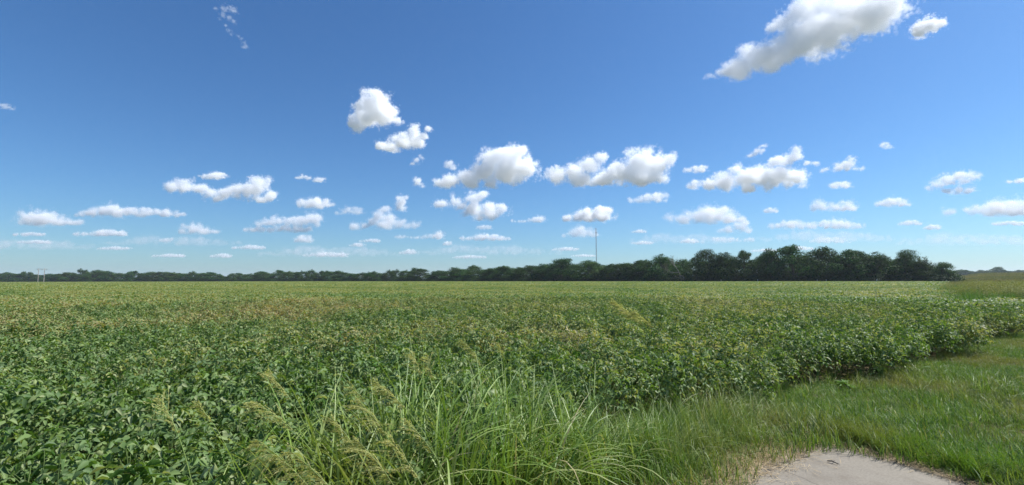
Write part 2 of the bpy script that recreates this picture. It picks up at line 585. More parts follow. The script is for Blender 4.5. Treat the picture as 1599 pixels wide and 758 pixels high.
CLOUDS = [
    ('long bright diagonal cloud, the largest and highest in the sky',
     [(1108, 121, 8), (1130, 114, 13), (1155, 104, 20), (1185, 92, 24), (1215, 80, 25), (1240, 68, 28), (1270, 52, 30), (1305, 36, 36),
      (1340, 26, 36), (1370, 18, 32), (1388, 14, 18), (1203, 46, 10), (1225, 36, 16), (1250, 22, 22), (1280, 4, 24), (1320, -8, 24), (1170, 80, 14), (1230, 92, 12), (1330, 52, 12)], .76, 1.6, 9),
    ('small separate cloud puff beside the upper end of the big diagonal cloud', [(1428, 47, 9), (1445, 42, 14), (1462, 38, 9), (1440, 52, 8), (1472, 36, 5)], .8, 1.1, 7),
    ('two-lobed billowing cloud standing alone high above the mid field',
     [(594, 164, 17), (568, 182, 17), (600, 182, 19), (577, 170, 14), (555, 196, 10), (620, 188, 7), (610, 230, 11), (630, 223, 13), (650, 218, 11), (646, 202, 9), (669, 201, 6), (593, 226, 8), (662, 212, 6)], 1.0, 1.3, 8),
    ('broad domed cloud with a low shelf on its left end',
     [(768, 248, 18), (796, 246, 20), (820, 262, 18), (790, 268, 20), (755, 268, 18), (728, 276, 15), (704, 284, 12), (685, 287, 9), (738, 290, 9), (765, 288, 10), (812, 236, 10)], 1.0, 1.3, 8),
    ('wide cloud with a round hump on each end over the radio mast',
     [(870, 278, 14), (895, 270, 15), (922, 256, 15), (938, 246, 10), (912, 282, 13), (945, 280, 16), (972, 270, 18), (1000, 252, 21), (1026, 258, 17), (1046, 248, 11), (995, 278, 16), (1022, 276, 13)], 1.0, 1.3, 8),
    ('stacked cloud directly under the broad domed cloud',
     [(688, 319, 9), (712, 316, 10), (740, 310, 12), (752, 304, 9), (740, 328, 14), (765, 330, 13), (785, 326, 9), (750, 340, 8), (720, 322, 9)], .8, 1.2, 7),
    ('ragged cloud with a tall tower on its right shoulder',
     [(1110, 288, 11), (1135, 282, 15), (1160, 280, 17), (1190, 276, 18), (1220, 272, 17), (1244, 278, 14), (1150, 264, 9), (1218, 252, 12), (1240, 245, 10), (1245, 234, 8), (1170, 296, 9), (1200, 292, 8)], .9, 1.3, 8),
    ('flat cloud with a little peak trailing off the ragged towered cloud', [(1262, 254, 5), (1275, 256, 5), (1290, 265, 5), (1308, 263, 7), (1325, 258, 9), (1332, 248, 6), (1345, 264, 4)], .5, 1.0, 6),
    ('layered oval cloud high above the far right ridge', [(1460, 289, 8), (1480, 280, 10), (1502, 276, 11), (1522, 276, 8), (1500, 298, 8), (1480, 298, 6), (1515, 296, 6), (1450, 293, 5)], .7, 1.1, 7),
    ('long low cloud bank reaching the right edge of the view', strip(1470, 311, 1625, 341, 1, [.3, .5, .7, .95, .8, 1, .6]), .5, 1.2, 6),
    ('sloping cloud stepping down above the grey leafless tree', strip(1035, 318, 1172, 353, 2, [.25, .55, .8, 1, .6, .45]), .55, 1.2, 6),
    ('upright puff under the right end of the sloping cloud', [(1140, 358, 8), (1155, 355, 10), (1162, 347, 6), (1128, 360, 5), (1165, 362, 5)], .45, 1.1, 6),
    ('neat flat-based cloud just above the top of the radio mast', strip(877, 320, 955, 350, 3, [.4, .6, .75, .95, .9]), .9, 1.1, 8),
    ('thin cloud crossing behind the tip of the radio mast', strip(873, 352, 940, 374, 4, [.3, .7, 1, .8, .4]), .35, 1.1, 5),
    ('saddle-shaped cloud with its tallest tower on the right',
     [(270, 291, 8), (290, 290, 11), (310, 295, 10), (330, 301, 10), (352, 304, 10), (375, 300, 12), (395, 296, 14), (412, 290, 12), (416, 283, 8), (418, 305, 9), (408, 314, 7), (340, 309, 7)], .8, 1.2, 7),
    ('long flat cloud over the far left treeline', strip(118, 318, 293, 341, 5, [.3, .7, 1, .8, .7, .8, .5, .3]), .6, 1.1, 6),
    ('low wedge-shaped cloud leftmost over the treeline', strip(20, 329, 133, 355, 6, [.3, .8, 1, .7, .5, .3]), .6, 1.1, 6),
    ('small flat cloud under the low wedge-shaped cloud', strip(113, 357, 200, 371, 7, [.5, .6, .8, 1, .6]), .45, 1.0, 5),
    ('two-tiered cloud above the gap in the left treeline', strip(380, 347, 490, 366, 8, [.4, .7, .8, .8, .6]) + strip(395, 333, 500, 355, 9, [.5, .7, .7, .9, 1]), .5, 1.1, 6),
    ('small puff hanging under the two-tiered cloud', strip(457, 367, 488, 382, 10, [.7, 1, .9]), .4, .9, 5),
    ('plump little cloud between the saddle-shaped and the tilted cloud', strip(460, 307, 523, 328, 11, [.6, .9, 1, .9, .5]), .6, 1.0, 6),
    ('tilted broken cloud below the two-lobed cloud', [(555, 354, 8), (568, 352, 6), (582, 348, 8), (600, 350, 11), (590, 335, 10), (602, 328, 8), (608, 340, 8)], .6, 1.0, 6),
    ('small upright cloud tower under the two-lobed cloud', [(627, 312, 8), (624, 318, 7), (628, 326, 7), (634, 310, 4)], .7, .9, 6),
    ('faint ragged cloud right under the small cloud tower', strip(603, 339, 660, 360, 12, [.8, 1, .7, .6, .7]), .3, 1.0, 5),
    ('faint flat streak of cloud over the middle treeline', strip(612, 361, 693, 375, 13, [.4, .5, .5, .7, 1]), .3, 1.0, 5),
    ('slim lens-shaped cloud low over the middle treeline', strip(717, 364, 800, 378, 14, [.5, .7, 1, .8, .4]), .5, 1.0, 5),
    ('narrow rising cloud between the stacked cloud and the mast', strip(795, 336, 850, 350, 15, [.6, .4, .5, .8, 1]), .4, .9, 5),
    ('small cloud under the right hump of the two-humped cloud', strip(978, 297, 1040, 320, 16, [.4, .6, .7, 1, .8]), .4, 1.0, 6),
    ('little streaky cloud right beside the two-humped cloud', strip(1067, 256, 1107, 271, 17, [.6, .8, .8, 1]), .35, .9, 5),
    ('tiny round puff at the left tip of the ragged towered cloud', [(1084, 290, 8), (1090, 284, 5), (1080, 293, 5)], .45, .9, 5),
    ('short cloud with a peak above the tallest trees', strip(1262, 308, 1340, 334, 18, [.5, 1, .6, .6, .8, .5]), .45, 1.0, 6),
    ('tiny oval cloud above the tallest trees', strip(1190, 324, 1215, 335, 19, [.7, 1, .8]), .4, .8, 5),
    ('long thin double-humped cloud low above the tallest trees', strip(1194, 342, 1350, 360, 20, [.4, .8, .9, .6, 1, .8, .5]), .35, 1.0, 5),
    ('compact little cloud above the right end of the treeline', strip(1365, 308, 1416, 325, 21, [.5, .9, 1, .7]), .45, .9, 5),
    ('faint oval cloud floating right of the ragged towered cloud', strip(1293, 283, 1326, 297, 22, [.7, 1, .8]), .3, .9, 5),
    ('small slanting wisp over the ragged towered cloud', [(1170, 244, 4), (1178, 241, 5), (1186, 235, 6), (1192, 229, 4)], .35, .8, 5),
    ('tiny wisp alone in the clear sky on the right', [(1380, 226, 5), (1386, 229, 5), (1391, 231, 3)], .3, .8, 4),
    ('cloud fragment cut by the right edge of the view', strip(1568, 274, 1615, 288, 23, [.3, .6, 1]), .4, .9, 5),
    ('little oval cloud above the saddle-shaped cloud', strip(312, 268, 354, 282, 24, [.6, .8, 1, .7]), .45, .9, 5),
    ('pair of faint specks of cloud above the plump little cloud', strip(460, 273, 487, 282, 25, [.7, 1, .7]) + strip(490, 276, 506, 287, 26, [.8, 1]), .3, .8, 5),
    ('low cloud with a single peak, left of the two-tiered cloud', strip(278, 347, 343, 369, 27, [.4, 1, .7, .5, .3]), .4, 1.0, 5),
    ('tiny puff at the foot of the single-peaked low cloud', strip(250, 371, 269, 380, 28, [.8, 1]), .3, .8, 4),
    ('faint wisp trailing below the two-lobed cloud', [(645, 256, 4), (650, 250, 5), (657, 246, 4)], .25, .8, 4),
    ('small leaning puff left of the broad domed cloud', [(650, 281, 6), (654, 287, 6), (660, 291, 4)], .4, .8, 5),
    ('small puff at the upper left of the broad domed cloud', [(699, 255, 6), (704, 259, 7), (710, 263, 4)], .35, .8, 5),
    ('tiny flat cloud between the stacked and the lens-shaped cloud', strip(742, 351, 768, 360, 29, [.7, 1, .8]), .3, .8, 4),
    ('faint flat cloud low above the right end of the treeline', strip(1400, 343, 1441, 354, 30, [.5, .9, 1, .6]), .3, .8, 4),
    ('faint low cloud just over the crowns of the tallest trees', strip(1262, 369, 1330, 382, 31, [.4, 1, .8, .5]), .25, .9, 4),
    ('faint broken cloud low above the grey leafless tree', strip(1112, 366, 1178, 380, 32, [.6, .8, .5, .7]), .25, .9, 4),
    ('faint thin cloud left of the tilted broken cloud', strip(520, 321, 565, 338, 33, [.4, .6, 1, .7]), .25, .9, 4),
    ('torn thin veil of cloud alone in the deep blue upper left',
     [(337, 14, 3), (350, 14, 5), (360, 14, 6), (367, 18, 4), (346, 22, 4), (357, 27, 4), (352, 40, 3), (357, 47, 3.5), (362, 54, 3), (378, 60, 3), (382, 67, 3.5), (384, 74, 4), (364, 34, 4), (371, 56, 3), (343, 30, 3)], .085, .8, 5),
    ('faint scrap of cloud at the left edge of the view', [(5, 166, 4), (12, 168, 5), (18, 170, 3)], .2, .8, 4),
]
for x0, y0, x1, y1 in [(546, 378, 568, 387), (622, 388, 652, 399), (985, 358, 1010, 365), (985, 376, 1020, 383), (690, 376, 706, 385),
                       (360, 382, 416, 391), (470, 393, 545, 403), (20, 362, 70, 370), (25, 374, 80, 382), (1220, 384, 1270, 392), (890, 397, 930, 402),
                       (1440, 350, 1470, 360), (1545, 344, 1605, 354), (325, 395, 362, 404), (560, 372, 596, 380), (1058, 372, 1092, 381), (860, 385, 905, 393), (1170, 388, 1215, 395), (705, 398, 760, 405), (150, 384, 205, 392), (235, 396, 290, 403)]:
    CLOUDS.append(('tiny faint cloud low over the treeline', strip(x0, y0, x1, y1, 40, [.5, 1, .7]), .36, .8, 4, 'tiny faint clouds low over the treeline'))
for i, (x0, y0, x1, y1, lab) in enumerate([
        (-40, 372, 150, 392, 'very thin veil of cloud low over the far left treeline'),
        (160, 366, 380, 386, 'very thin veil of cloud under the long flat cloud'),
        (400, 382, 640, 402, 'very thin veil of cloud low over the middle left treeline'),
        (640, 380, 880, 400, 'very thin veil of cloud low over the middle treeline'),
        (980, 362, 1150, 384, 'very thin veil of cloud low right of the radio mast'),
        (1180, 358, 1420, 380, 'very thin veil of cloud behind the low clouds over the tallest trees'),
        (1400, 362, 1640, 386, 'very thin veil of cloud low over the far ridge')]):
    CLOUDS.append((lab, strip(x0, y0, x1, y1, 60 + i, [.3, .6, 1, .7, .9, .6, .3]), .10, 1.2, 4))
for c in CLOUDS:
    cloud(*c)

# ------------------------------------------------------------------ ground
def smooth(a, b, x):
    t = np.clip((x - a) / (b - a), 0, 1)
    return t * t * (3 - 2 * t)


def height(x, y):
    """flat field; a low swell of grassland far off on the right"""
    r = np.hypot(x, y)
    az = np.degrees(np.arctan2(x, y))
    return 6.5 * smooth(42, 45.5, az) * (1 - smooth(80, 110, az)) * smooth(140, 620, r)


def ground_sheet():
    az = np.radians(np.concatenate([np.arange(-180, -60, 8), np.arange(-60, 36, 4), np.arange(36, 60, .75), np.arange(60, 180, 8)]))
    rr = np.concatenate([[0.6], np.geomspace(1.2, 9000, 64)])
    A, RR = np.meshgrid(az, rr)
    x, y = RR * np.sin(A), RR * np.cos(A)
    z = height(x, y)
    v = np.stack([x, y, z], -1).reshape(-1, 3)
    na, nr = len(az), len(rr)
    q = [(i * na + j, i * na + (j + 1) % na, (i + 1) * na + (j + 1) % na, (i + 1) * na + j) for i in range(nr - 1) for j in range(na)]
    v = np.concatenate([v, [[0, 0, 0]]])
    t = [(len(v) - 1, (j + 1) % na, j) for j in range(na)]
    mb = MB()
    mb.add(v, q, t)
    m, n, l, p, o = newmat('soil_and_turf')
    nz = noise_node(n, l, .9, 6)
    nf = noise_node(n, l, 14, 4)
    near = mix(n, l, .5, ramp(n, l, nz, [(.35, (.075, .075, .028)), (.5, (.10, .085, .04)), (.68, (.19, .135, .075))]),
               ramp(n, l, nf, [(.3, (.05, .045, .02)), (.7, (.15, .12, .06))]))
    nb = noise_node(n, l, .012, 5)
    far = ramp(n, l, nb, [(.3, (.12, .13, .085)), (.5, (.17, .165, .115)), (.7, (.21, .19, .14))])
    g = n.new('ShaderNodeNewGeometry')
    ln = n.new('ShaderNodeVectorMath')
    ln.operation = 'LENGTH'
    l.new(g.outputs['Position'], ln.inputs[0])
    mr = n.new('ShaderNodeMapRange')
    l.new(ln.outputs['Value'], mr.inputs[0])
    mr.inputs[1].default_value, mr.inputs[2].default_value = 20, 90
    l.new(mix(n, l, mr.outputs[0], near, far), p.inputs['Base Color'])
    p.inputs['Roughness'].default_value = .95
    p.inputs['Specular IOR Level'].default_value = .1
    b = n.new('ShaderNodeBump')
    b.inputs['Distance'].default_value = .03
    l.new(nf, b.inputs['Height'])
    l.new(b.outputs[0], p.inputs['Normal'])
    return tag(link('ground', mb.mesh('ground', m, True)), 'flat earth and turf under the whole field and verge', 'ground', kind='structure')


ground_sheet()

# edge of the soybean field against the mown verge (x, y)
EX = np.array([-8, -3, -1.7, -.9, 0, 1.0, 2.0, 4.5, 7.1, 9.6, 12.0, 12.9, 15.4, 25, 60])
EY = np.array([-4, .3, 1.7, 2.9, 4.0, 5.0, 5.8, 7.25, 8.7, 10.3, 12.1, 13.2, 14.2, 19.5, 40])


def edge(x):
    return np.interp(x, EX, EY)


# ------------------------------------------------------------------ scattering (stuff only)
STOCK = bpy.data.collections.new('scatter_stock')


def stock(prefix, meshes):
    c = bpy.data.collections.new(prefix)
    for i, me in enumerate(meshes):
        c.objects.link(bpy.data.objects.new(f'{prefix}_{i:02d}', me))
    return c


def scatter(name, label, coll, count, pts, rot, scl, cat):
    pts = np.asarray(pts, float)
    n = len(pts)
    me = bpy.data.meshes.new(name)
    me.vertices.add(n)
    me.vertices.foreach_set('co', pts.astype(np.float32).ravel())
    a = me.attributes.new('rot', 'FLOAT_VECTOR', 'POINT')
    a.data.foreach_set('vector', np.asarray(rot, np.float32).ravel())
    a = me.attributes.new('scl', 'FLOAT_VECTOR', 'POINT')
    s = np.asarray(scl, np.float32)
    if s.ndim == 1:
        s = np.repeat(s[:, None], 3, 1)
    a.data.foreach_set('vector', s.ravel())
    a = me.attributes.new('pick', 'INT', 'POINT')
    a.data.foreach_set('value', RNG.integers(0, count, n).astype(np.int32))
    o = link(name, me)
    ng = bpy.data.node_groups.new(name, 'GeometryNodeTree')
    ng.interface.new_socket('Geometry', in_out='INPUT', socket_type='NodeSocketGeometry')
    ng.interface.new_socket('Geometry', in_out='OUTPUT', socket_type='NodeSocketGeometry')
    gi, go = ng.nodes.new('NodeGroupInput'), ng.nodes.new('NodeGroupOutput')
    ip = ng.nodes.new('GeometryNodeInstanceOnPoints')
    ci = ng.nodes.new('GeometryNodeCollectionInfo')
    ci.inputs['Collection'].default_value = coll
    ci.inputs['Separate Children'].default_value = True
    ci.inputs['Reset Children'].default_value = True
    ip.inputs['Pick Instance'].default_value = True
    ng.links.new(gi.outputs[0], ip.inputs['Points'])
    ng.links.new(ci.outputs[0], ip.inputs['Instance'])
    for nm, ty, sk in (('rot', 'FLOAT_VECTOR', 'Rotation'), ('scl', 'FLOAT_VECTOR', 'Scale'), ('pick', 'INT', 'Instance Index')):
        na = ng.nodes.new('GeometryNodeInputNamedAttribute')
        na.data_type = ty
        na.inputs['Name'].default_value = nm
        ng.links.new(na.outputs['Attribute'], ip.inputs[sk])
    ng.links.new(ip.outputs[0], go.inputs[0])
    md = o.modifiers.new('scatter', 'NODES')
    md.node_group = ng
    tag(o, label, cat, kind='stuff')
    return o


def rz(n, tilt=.08):
    return np.stack([RNG.normal(0, tilt, n), RNG.normal(0, tilt, n), RNG.uniform(0, 2 * math.pi, n)], 1)


def grid(x0, x1, y0, y1, step, jit=.35):
    xs, ys = np.arange(x0, x1, step), np.arange(y0, y1, step)
    X, Y = np.meshgrid(xs, ys)
    p = np.stack([X.ravel(), Y.ravel()], 1)
    return p + RNG.uniform(-jit, jit, p.shape) * step


def vnoise(p, s, seed=0.0):
    return np.array([mnoise.noise((a * s + seed, b * s - seed, seed)) for a, b in p])


def add_rnd2(me):
    """second random value, one per leaf (constant over blocks of vertices)"""
    n = len(me.vertices)
    r = np.zeros(n, np.float32)
    me.attributes['rnd'].data.foreach_get('value', r)
    a = me.attributes.new('rnd2', 'FLOAT', 'POINT')
    a.data.foreach_set('value', ((r * 57.31) % 1.0).astype(np.float32))
    return me


# --- soybean plants
def soy_plant(seed):
    rs = np.random.default_rng(seed)
    mb = MB()
    nt = 136
    a = rs.uniform(0, 2 * math.pi, nt)
    rad = .30 * np.sqrt(rs.uniform(0, 1, nt))
    h = .16 + .64 * rs.beta(2.4, 1.15, nt) * (1 - .45 * (rad / .30) ** 2)
    c = np.stack([np.cos(a) * rad, np.sin(a) * rad, h], 1)
    az = a + rs.normal(0, .7, nt)
    tilt = rs.normal(.62, .48, nt)                      # how far each leaf hangs below level
    head = np.stack([np.cos(az) * np.cos(tilt), np.sin(az) * np.cos(tilt), -np.sin(tilt)], 1)
    side = np.stack([-np.sin(az), np.cos(az), np.zeros(nt)], 1)
    up = np.cross(head, side)
    L = rs.uniform(.036, .062, nt)
    tone = rs.uniform(0, 1, nt)
    for k, ang in enumerate((0, 1.35, -1.35)):
        d = head * math.cos(ang) + side * math.sin(ang) + rs.normal(0, .15, (nt, 3))
        if k:
            d[:, 2] -= rs.uniform(.0, .45, nt)
        b = c + head * (.022 if k == 0 else 0)
        leaflets(mb, b, d, up + rs.normal(0, .32, (nt, 3)), L * (1.1 if k == 0 else .95), .52, rs.uniform(-.05, .7, nt), rs.uniform(0, .6, nt),
                 np.clip(tone + rs.normal(0, .08, nt), 0, 1))
    # petioles and stem
    for i in range(0, nt, 5):
        s = np.array([rs.normal(0, .02), rs.normal(0, .02), max(.1, h[i] - .22)])
        mb.tube([s, (s + c[i]) / 2 + [0, 0, .03], c[i]], [.0022, .0018, .0014], 3, .75, False)
    mb.tube([(0, 0, 0), (.01, .01, .35), (.02, -.01, .66)], [.006, .005, .003], 4, .85, False)
    return add_rnd2(mb.mesh('soybean_plant', SOY))


def soy_patch(seed, size, n, leaf, top=.80, spread=.16, under=True):
    rs = np.random.default_rng(seed)
    mb = MB()
    xy = rs.uniform(-size * .53, size * .53, (n, 2))
    z = top - np.abs(rs.normal(0, spread, n))
    z += .06 * np.sin(xy[:, 0] * 5.1 + seed) * np.sin(xy[:, 1] * 4.3)
    az = rs.uniform(0, 2 * math.pi, n)
    tilt = rs.normal(.45, .42, n)
    d = np.stack([np.cos(az) * np.cos(tilt), np.sin(az) * np.cos(tilt), -np.sin(tilt)], 1)
    side = np.stack([-np.sin(az), np.cos(az), np.zeros(n)], 1)
    up = np.cross(d, side)
    leaflets(mb, np.column_stack([xy, z]), d, up + rs.normal(0, .2, (n, 3)), leaf * rs.uniform(.75, 1.25, n), .7, rs.uniform(0, .35, n), 0, rs.uniform(0, 1, n), low=True)
    return add_rnd2(mb.mesh('soybean_stand', SOY))


def in_field(p, mrg=0.0):
    x, y = p[:, 0], p[:, 1]
    wob = .25 * np.sin(x * 1.7) + .12 * np.sin(x * 4.1)
    ok = y > edge(x) + mrg + wob * (x > 2)
    ok &= ~((y > 21 + 1.2 * np.sin(x * .9)) & (x > .928 * y - .2))
    return ok


def tree_depth(px):
    return np.interp(px, [-400, 0, 400, 650, 800, 1100, 1480, 1700], [640, 600, 520, 385, 305, 225, 182, 175])


def in_view(p, mrg):
    return (np.abs(p[:, 0]) < 1.10 * np.maximum(p[:, 1], 0) + mrg)


near = grid(-34, 34, .2, 26, .34)
near = near[in_field(near) & in_view(near, 2.0) & (np.hypot(near[:, 0], near[:, 1]) < 25.5) & (np.hypot(near[:, 0], near[:, 1] ) > 1.05)]
hs_ = 1 + .16 * vnoise(near, .45) + .10 * vnoise(near, 1.6, 3.3) + RNG.normal(0, .07, len(near))
PLANTS = stock('soybean_plant', [soy_plant(s) for s in range(8)])
mid = grid(-95, 95, 15, 84, 1.0, .25)
rm = np.hypot(mid[:, 0], mid[:, 1])
mid = mid[in_field(mid, .5) & in_view(mid, 5) & (rm > 24.5) & (rm < 82)]
MIDP = stock('soybean_stand_mid', [soy_patch(50 + s, 1.15, 420, .105) for s in range(6)])
fp = grid(-760, 260, 40, 680, 4.0, .15)
rf = np.hypot(fp[:, 0], fp[:, 1])
pxs = CX + F * fp[:, 0] / np.maximum(fp[:, 1], 1)
fp = fp[in_field(fp, 1) & in_view(fp, 12) & (rf > 80) & (fp[:, 1] < tree_depth(pxs) - 7) & (fp[:, 0] < .925 * fp[:, 1] - 3)]
FARP = stock('soybean_stand_far', [soy_patch(80 + s, 4.3, 1400, .24, .80, .15) for s in range(6)])
scatter('soybean_crop', 'leafy green soybean plants closing the near part of the field', PLANTS, 8, np.column_stack([near, np.zeros(len(near))]), rz(len(near)), np.stack([hs_ * 1.02, hs_ * 1.02, hs_], 1), 'crop')
scatter('soybean_crop_beyond', 'soybean canopy with yellowing patches stretching across the middle of the field', MIDP, 6, np.column_stack([mid, np.zeros(len(mid))]), rz(len(mid), .02),
        1 + .07 * vnoise(mid, .3) + RNG.normal(0, .03, len(mid)), 'crop')
scatter('soybean_crop_far', 'pale green soybean canopy running out to the trees', FARP, 6, np.column_stack([fp, np.zeros(len(fp))]), rz(len(fp), .004),
        1 + .05 * vnoise(fp, .05) + RNG.normal(0, .02, len(fp)), 'crop')


# --- grasses
def grass_clump(seed, n, spread, L, w, th, curv, mat, seg=6, lean=None):
    rs = np.random.default_rng(seed)
    mb = MB()
    b = np.column_stack([rs.normal(0, spread, (n, 2)), np.zeros(n)])
    az = rs.uniform(0, 2 * math.pi, n) if lean is None else rs.normal(lean, 1.0, n)
    blades(mb, b, az, rs.uniform(*L, n), rs.uniform(*w, n), np.abs(rs.normal(0, th, n)), rs.uniform(*curv, n), rs.uniform(0, 1, n) ** 1.2, seg, .5)
    return mb.mesh('grass_clump', mat)


def grass_tile(seed, size, n, L, w, mat, seg=3, th=.35, curv=(.2, 1.5)):
    rs = np.random.default_rng(seed)
    mb = MB()
    b = np.column_stack([rs.uniform(-size / 2, size / 2, (n, 2)), np.zeros(n)])
    blades(mb, b, rs.uniform(0, 2 * math.pi, n), rs.uniform(*L, n), rs.uniform(*w, n), np.abs(rs.normal(0, th, n)), rs.uniform(*curv, n), rs.uniform(0, 1, n) ** 1.1, seg)
    return mb.mesh('grass_tile', mat)


# pad corner and edges on the ground
PA = on_plane(1268, 683)[:2]
PB = on_plane(1098, 768)[:2]
PC = on_plane(1512, 756)[:2]


def pad_side(p):
    """signed distance outside the concrete pad (negative inside)"""
    def sd(a, b, sgn):
        d = (b - a) / np.linalg.norm(b - a)
        return sgn * ((p[:, 0] - a[0]) * d[1] - (p[:, 1] - a[1]) * d[0])
    return np.maximum(sd(PA, PB, 1), sd(PA, PC, -1))


# tall grass along the field edge
tg = grid(-2.4, 3.2, 1.25, 7.0, .118)
e = edge(tg[:, 0])
okk = (tg[:, 1] < e + .55 - .5 * (tg[:, 0] > 1.6)) & (tg[:, 1] > e - 2.6) & (np.hypot(tg[:, 0], tg[:, 1]) > 1.5) & (pad_side(tg) > .45)
okk &= (tg[:, 0] > -1.25) | ((tg[:, 1] > 2.3) & (RNG.uniform(0, 1, len(tg)) < .35))
okk &= tg[:, 0] < 1.55 + .3 * np.sin(tg[:, 1] * 3)
okk &= RNG.uniform(0, 1, len(tg)) < np.interp(tg[:, 0], [-2.4, -1.6, -.9, 0, 3], [.10, .45, .85, .95, .95])
tg = tg[okk]
dist = tg[:, 1]
pxg = CX + F * tg[:, 0] / dist
ylim = np.interp(pxg, [0, 250, 400, 560, 650, 780, 860, 1000, 1120, 1250], [705, 690, 640, 615, 560, 585, 632, 650, 665, 690])
zmax = 1.70 - (ylim - 437.5) * dist / F
sc_t = np.clip(zmax / .70, .30, 1.35) * RNG.uniform(.55, 1.12, len(tg)) * (1 + .25 * vnoise(tg, 1.9, 4.4))
TALLC = stock('tall_grass_clump', [grass_clump(200 + s, 34, .08, (.5, 1.05), (.006, .013), .18, (.2, 1.9), TALL, 8) for s in range(4)]
              + [grass_clump(210 + s, 28, .08, (.45, .98), (.008, .016), .25, (.7, 2.6), TALL, 9, (None, 2.6, 3.6, None)[s]) for s in range(4)])
scatter('tall_grass', 'rank tall grass with arching blades along the near field edge', TALLC, 8, np.column_stack([tg, np.zeros(len(tg))]), rz(len(tg), .1), sc_t, 'grass')

# finer knee-high grass between beans and pad
fg = grid(.6, 5.2, 2.2, 8.2, .13)
e = edge(fg[:, 0])
ps = pad_side(fg)
hgt = np.interp(fg[:, 0], [.6, 1.6, 2.6, 3.4, 5], [.42, .44, .36, .20, .12])
okk = (fg[:, 1] < e + .1) & (ps > .20 + .1 * np.sin(fg[:, 1] * 9)) & (np.hypot(*fg.T) > 1.7) & (fg[:, 1] > -.9 * (fg[:, 0] - 5.8))
okk &= RNG.uniform(0, 1, len(fg)) < np.interp(fg[:, 0], [.6, 1.5, 3.2, 5.0], [.5, .95, .9, .25])
fg, hgt = fg[okk], hgt[okk]
FINEC = stock('fine_grass_clump', [grass_clump(300 + s, 46, .06, (.5, 1.1), (.004, .008), .35, (.4, 2.0), FINE, 6) for s in range(8)])
scatter('verge_grass', 'knee-high fresh green grass between the soybeans and the concrete', FINEC, 8, np.column_stack([fg, np.zeros(len(fg))]), rz(len(fg), .1),
        hgt * RNG.uniform(.6, 1.3, len(fg)) * 1.25 * (1 + .5 * vnoise(fg, 1.7, 8.8)), 'grass')

# mown verge
lw = grid(1.2, 44, .6, 32, .30, .3)
rl = np.hypot(*lw.T)
ps = pad_side(lw)
okk = (lw[:, 1] < edge(lw[:, 0]) + .2) & (ps > .03) & in_view(lw, 3) & (rl < 12)
bare = vnoise(lw, .75, 5.1) + .45 * np.exp(-(((lw[:, 0] - 6.5) / .5) ** 2 + ((lw[:, 1] - 5.9) / .35) ** 2))
okk &= RNG.uniform(0, 1, len(lw)) > np.clip((bare - .40) * 2.2, 0, .75)
l1, p1 = lw[okk], ps[okk]
LAWNC = stock('lawn_tile', [grass_tile(400 + s, .42, 420, (.05, .15), (.003, .0055), LAWN, 4) for s in range(6)])
s1 = RNG.uniform(.75, 1.5, len(l1)) * (1 + .45 * vnoise(l1, 1.1, 2.2) + .3 * vnoise(l1, 3.1, 7.2)) * np.interp(p1, [0, .15, .9, 2], [.9, 1.35, 1.3, .85])
okk2 = (lw[:, 1] < edge(lw[:, 0]) + .3) & in_view(lw, 3) & (rl >= 12) & (rl < 50)
l2 = lw[okk2]
scatter('mown_grass', 'short mown grass verge with worn brownish spots beside the field', LAWNC, 6, np.column_stack([np.concatenate([l1, l2]), np.zeros(len(l1) + len(l2))]),
        rz(len(l1) + len(l2), .03), np.concatenate([s1, RNG.uniform(.7, 1.0, len(l2))]), 'grass')
# taller uneven tufts left standing in the verge
vt = grid(1.8, 20, 2.5, 16, .26, .45)
vn = vnoise(vt, .9, 12.5) + .5 * vnoise(vt, 2.7, 3.1)
near_pad = np.exp(-(pad_side(vt) / .55) ** 2)
okk = (vt[:, 1] < edge(vt[:, 0]) + .15) & (pad_side(vt) > .10) & in_view(vt, 1.5)
okk &= RNG.uniform(0, 1, len(vt)) < np.clip((vn - .02) * 1.6, 0, .7) + .25 * near_pad + .35 * (vt[:, 1] > edge(vt[:, 0]) - .5)
vt, vn = vt[okk], vn[okk]
TUFTV = stock('verge_tuft', [grass_clump(480 + s, 34, .06, (.5, 1.1), (.006, .013), .45, (.4, 2.2), (LAWN, FINE)[s % 2], 6) for s in range(6)])
scatter('verge_tufts', 'taller uneven grass tufts standing in the short verge', TUFTV, 6, np.column_stack([vt, np.zeros(len(vt))]), rz(len(vt), .12),
        RNG.uniform(.18, .40, len(vt)) * (1 + .4 * vn), 'grass')
# longer tufts hanging over the pad's far edge
ed = []
for t in np.linspace(.10, 1.35, 60):
    for k in range(3):
        q = PA + (PC - PA) * t
        nrm = np.array([(PC - PA)[1], -(PC - PA)[0]])
        nrm = nrm / np.linalg.norm(nrm) * -1
        ed.append(q + nrm * RNG.uniform(.0, .55) + RNG.normal(0, .04, 2))
ed = np.array(ed)
ed = ed[pad_side(ed) > .02]
TUFT = stock('tuft', [grass_clump(460 + s, 40, .045, (.14, .40), (.003, .007), .4, (.4, 1.9), LAWN, 6, -2.4) for s in range(6)])
scatter('edge_grass', 'longer grass tufts leaning over the far edge of the concrete', TUFT, 6, np.column_stack([ed, np.zeros(len(ed))]),
        np.stack([RNG.normal(0, .1, len(ed)), RNG.normal(0, .1, len(ed)), RNG.normal(0, .6, len(ed))], 1), RNG.uniform(.5, .95, len(ed)), 'grass')

# dry straw along the pad's left edge
st = []
while len(st) < 900:
    t = RNG.uniform(-.25, 1.2)
    q = PA + (PB - PA) * t
    nrm = np.array([-(PB - PA)[1], (PB - PA)[0]])
    nrm = nrm / np.linalg.norm(nrm) * -1
    st.append(q + nrm * RNG.normal(.06, .14))
for _ in range(260):
    t = RNG.uniform(0, 1.4)
    q = PA + (PC - PA) * t
    st.append(q + RNG.normal(0, .045, 2))
st = np.array(st)


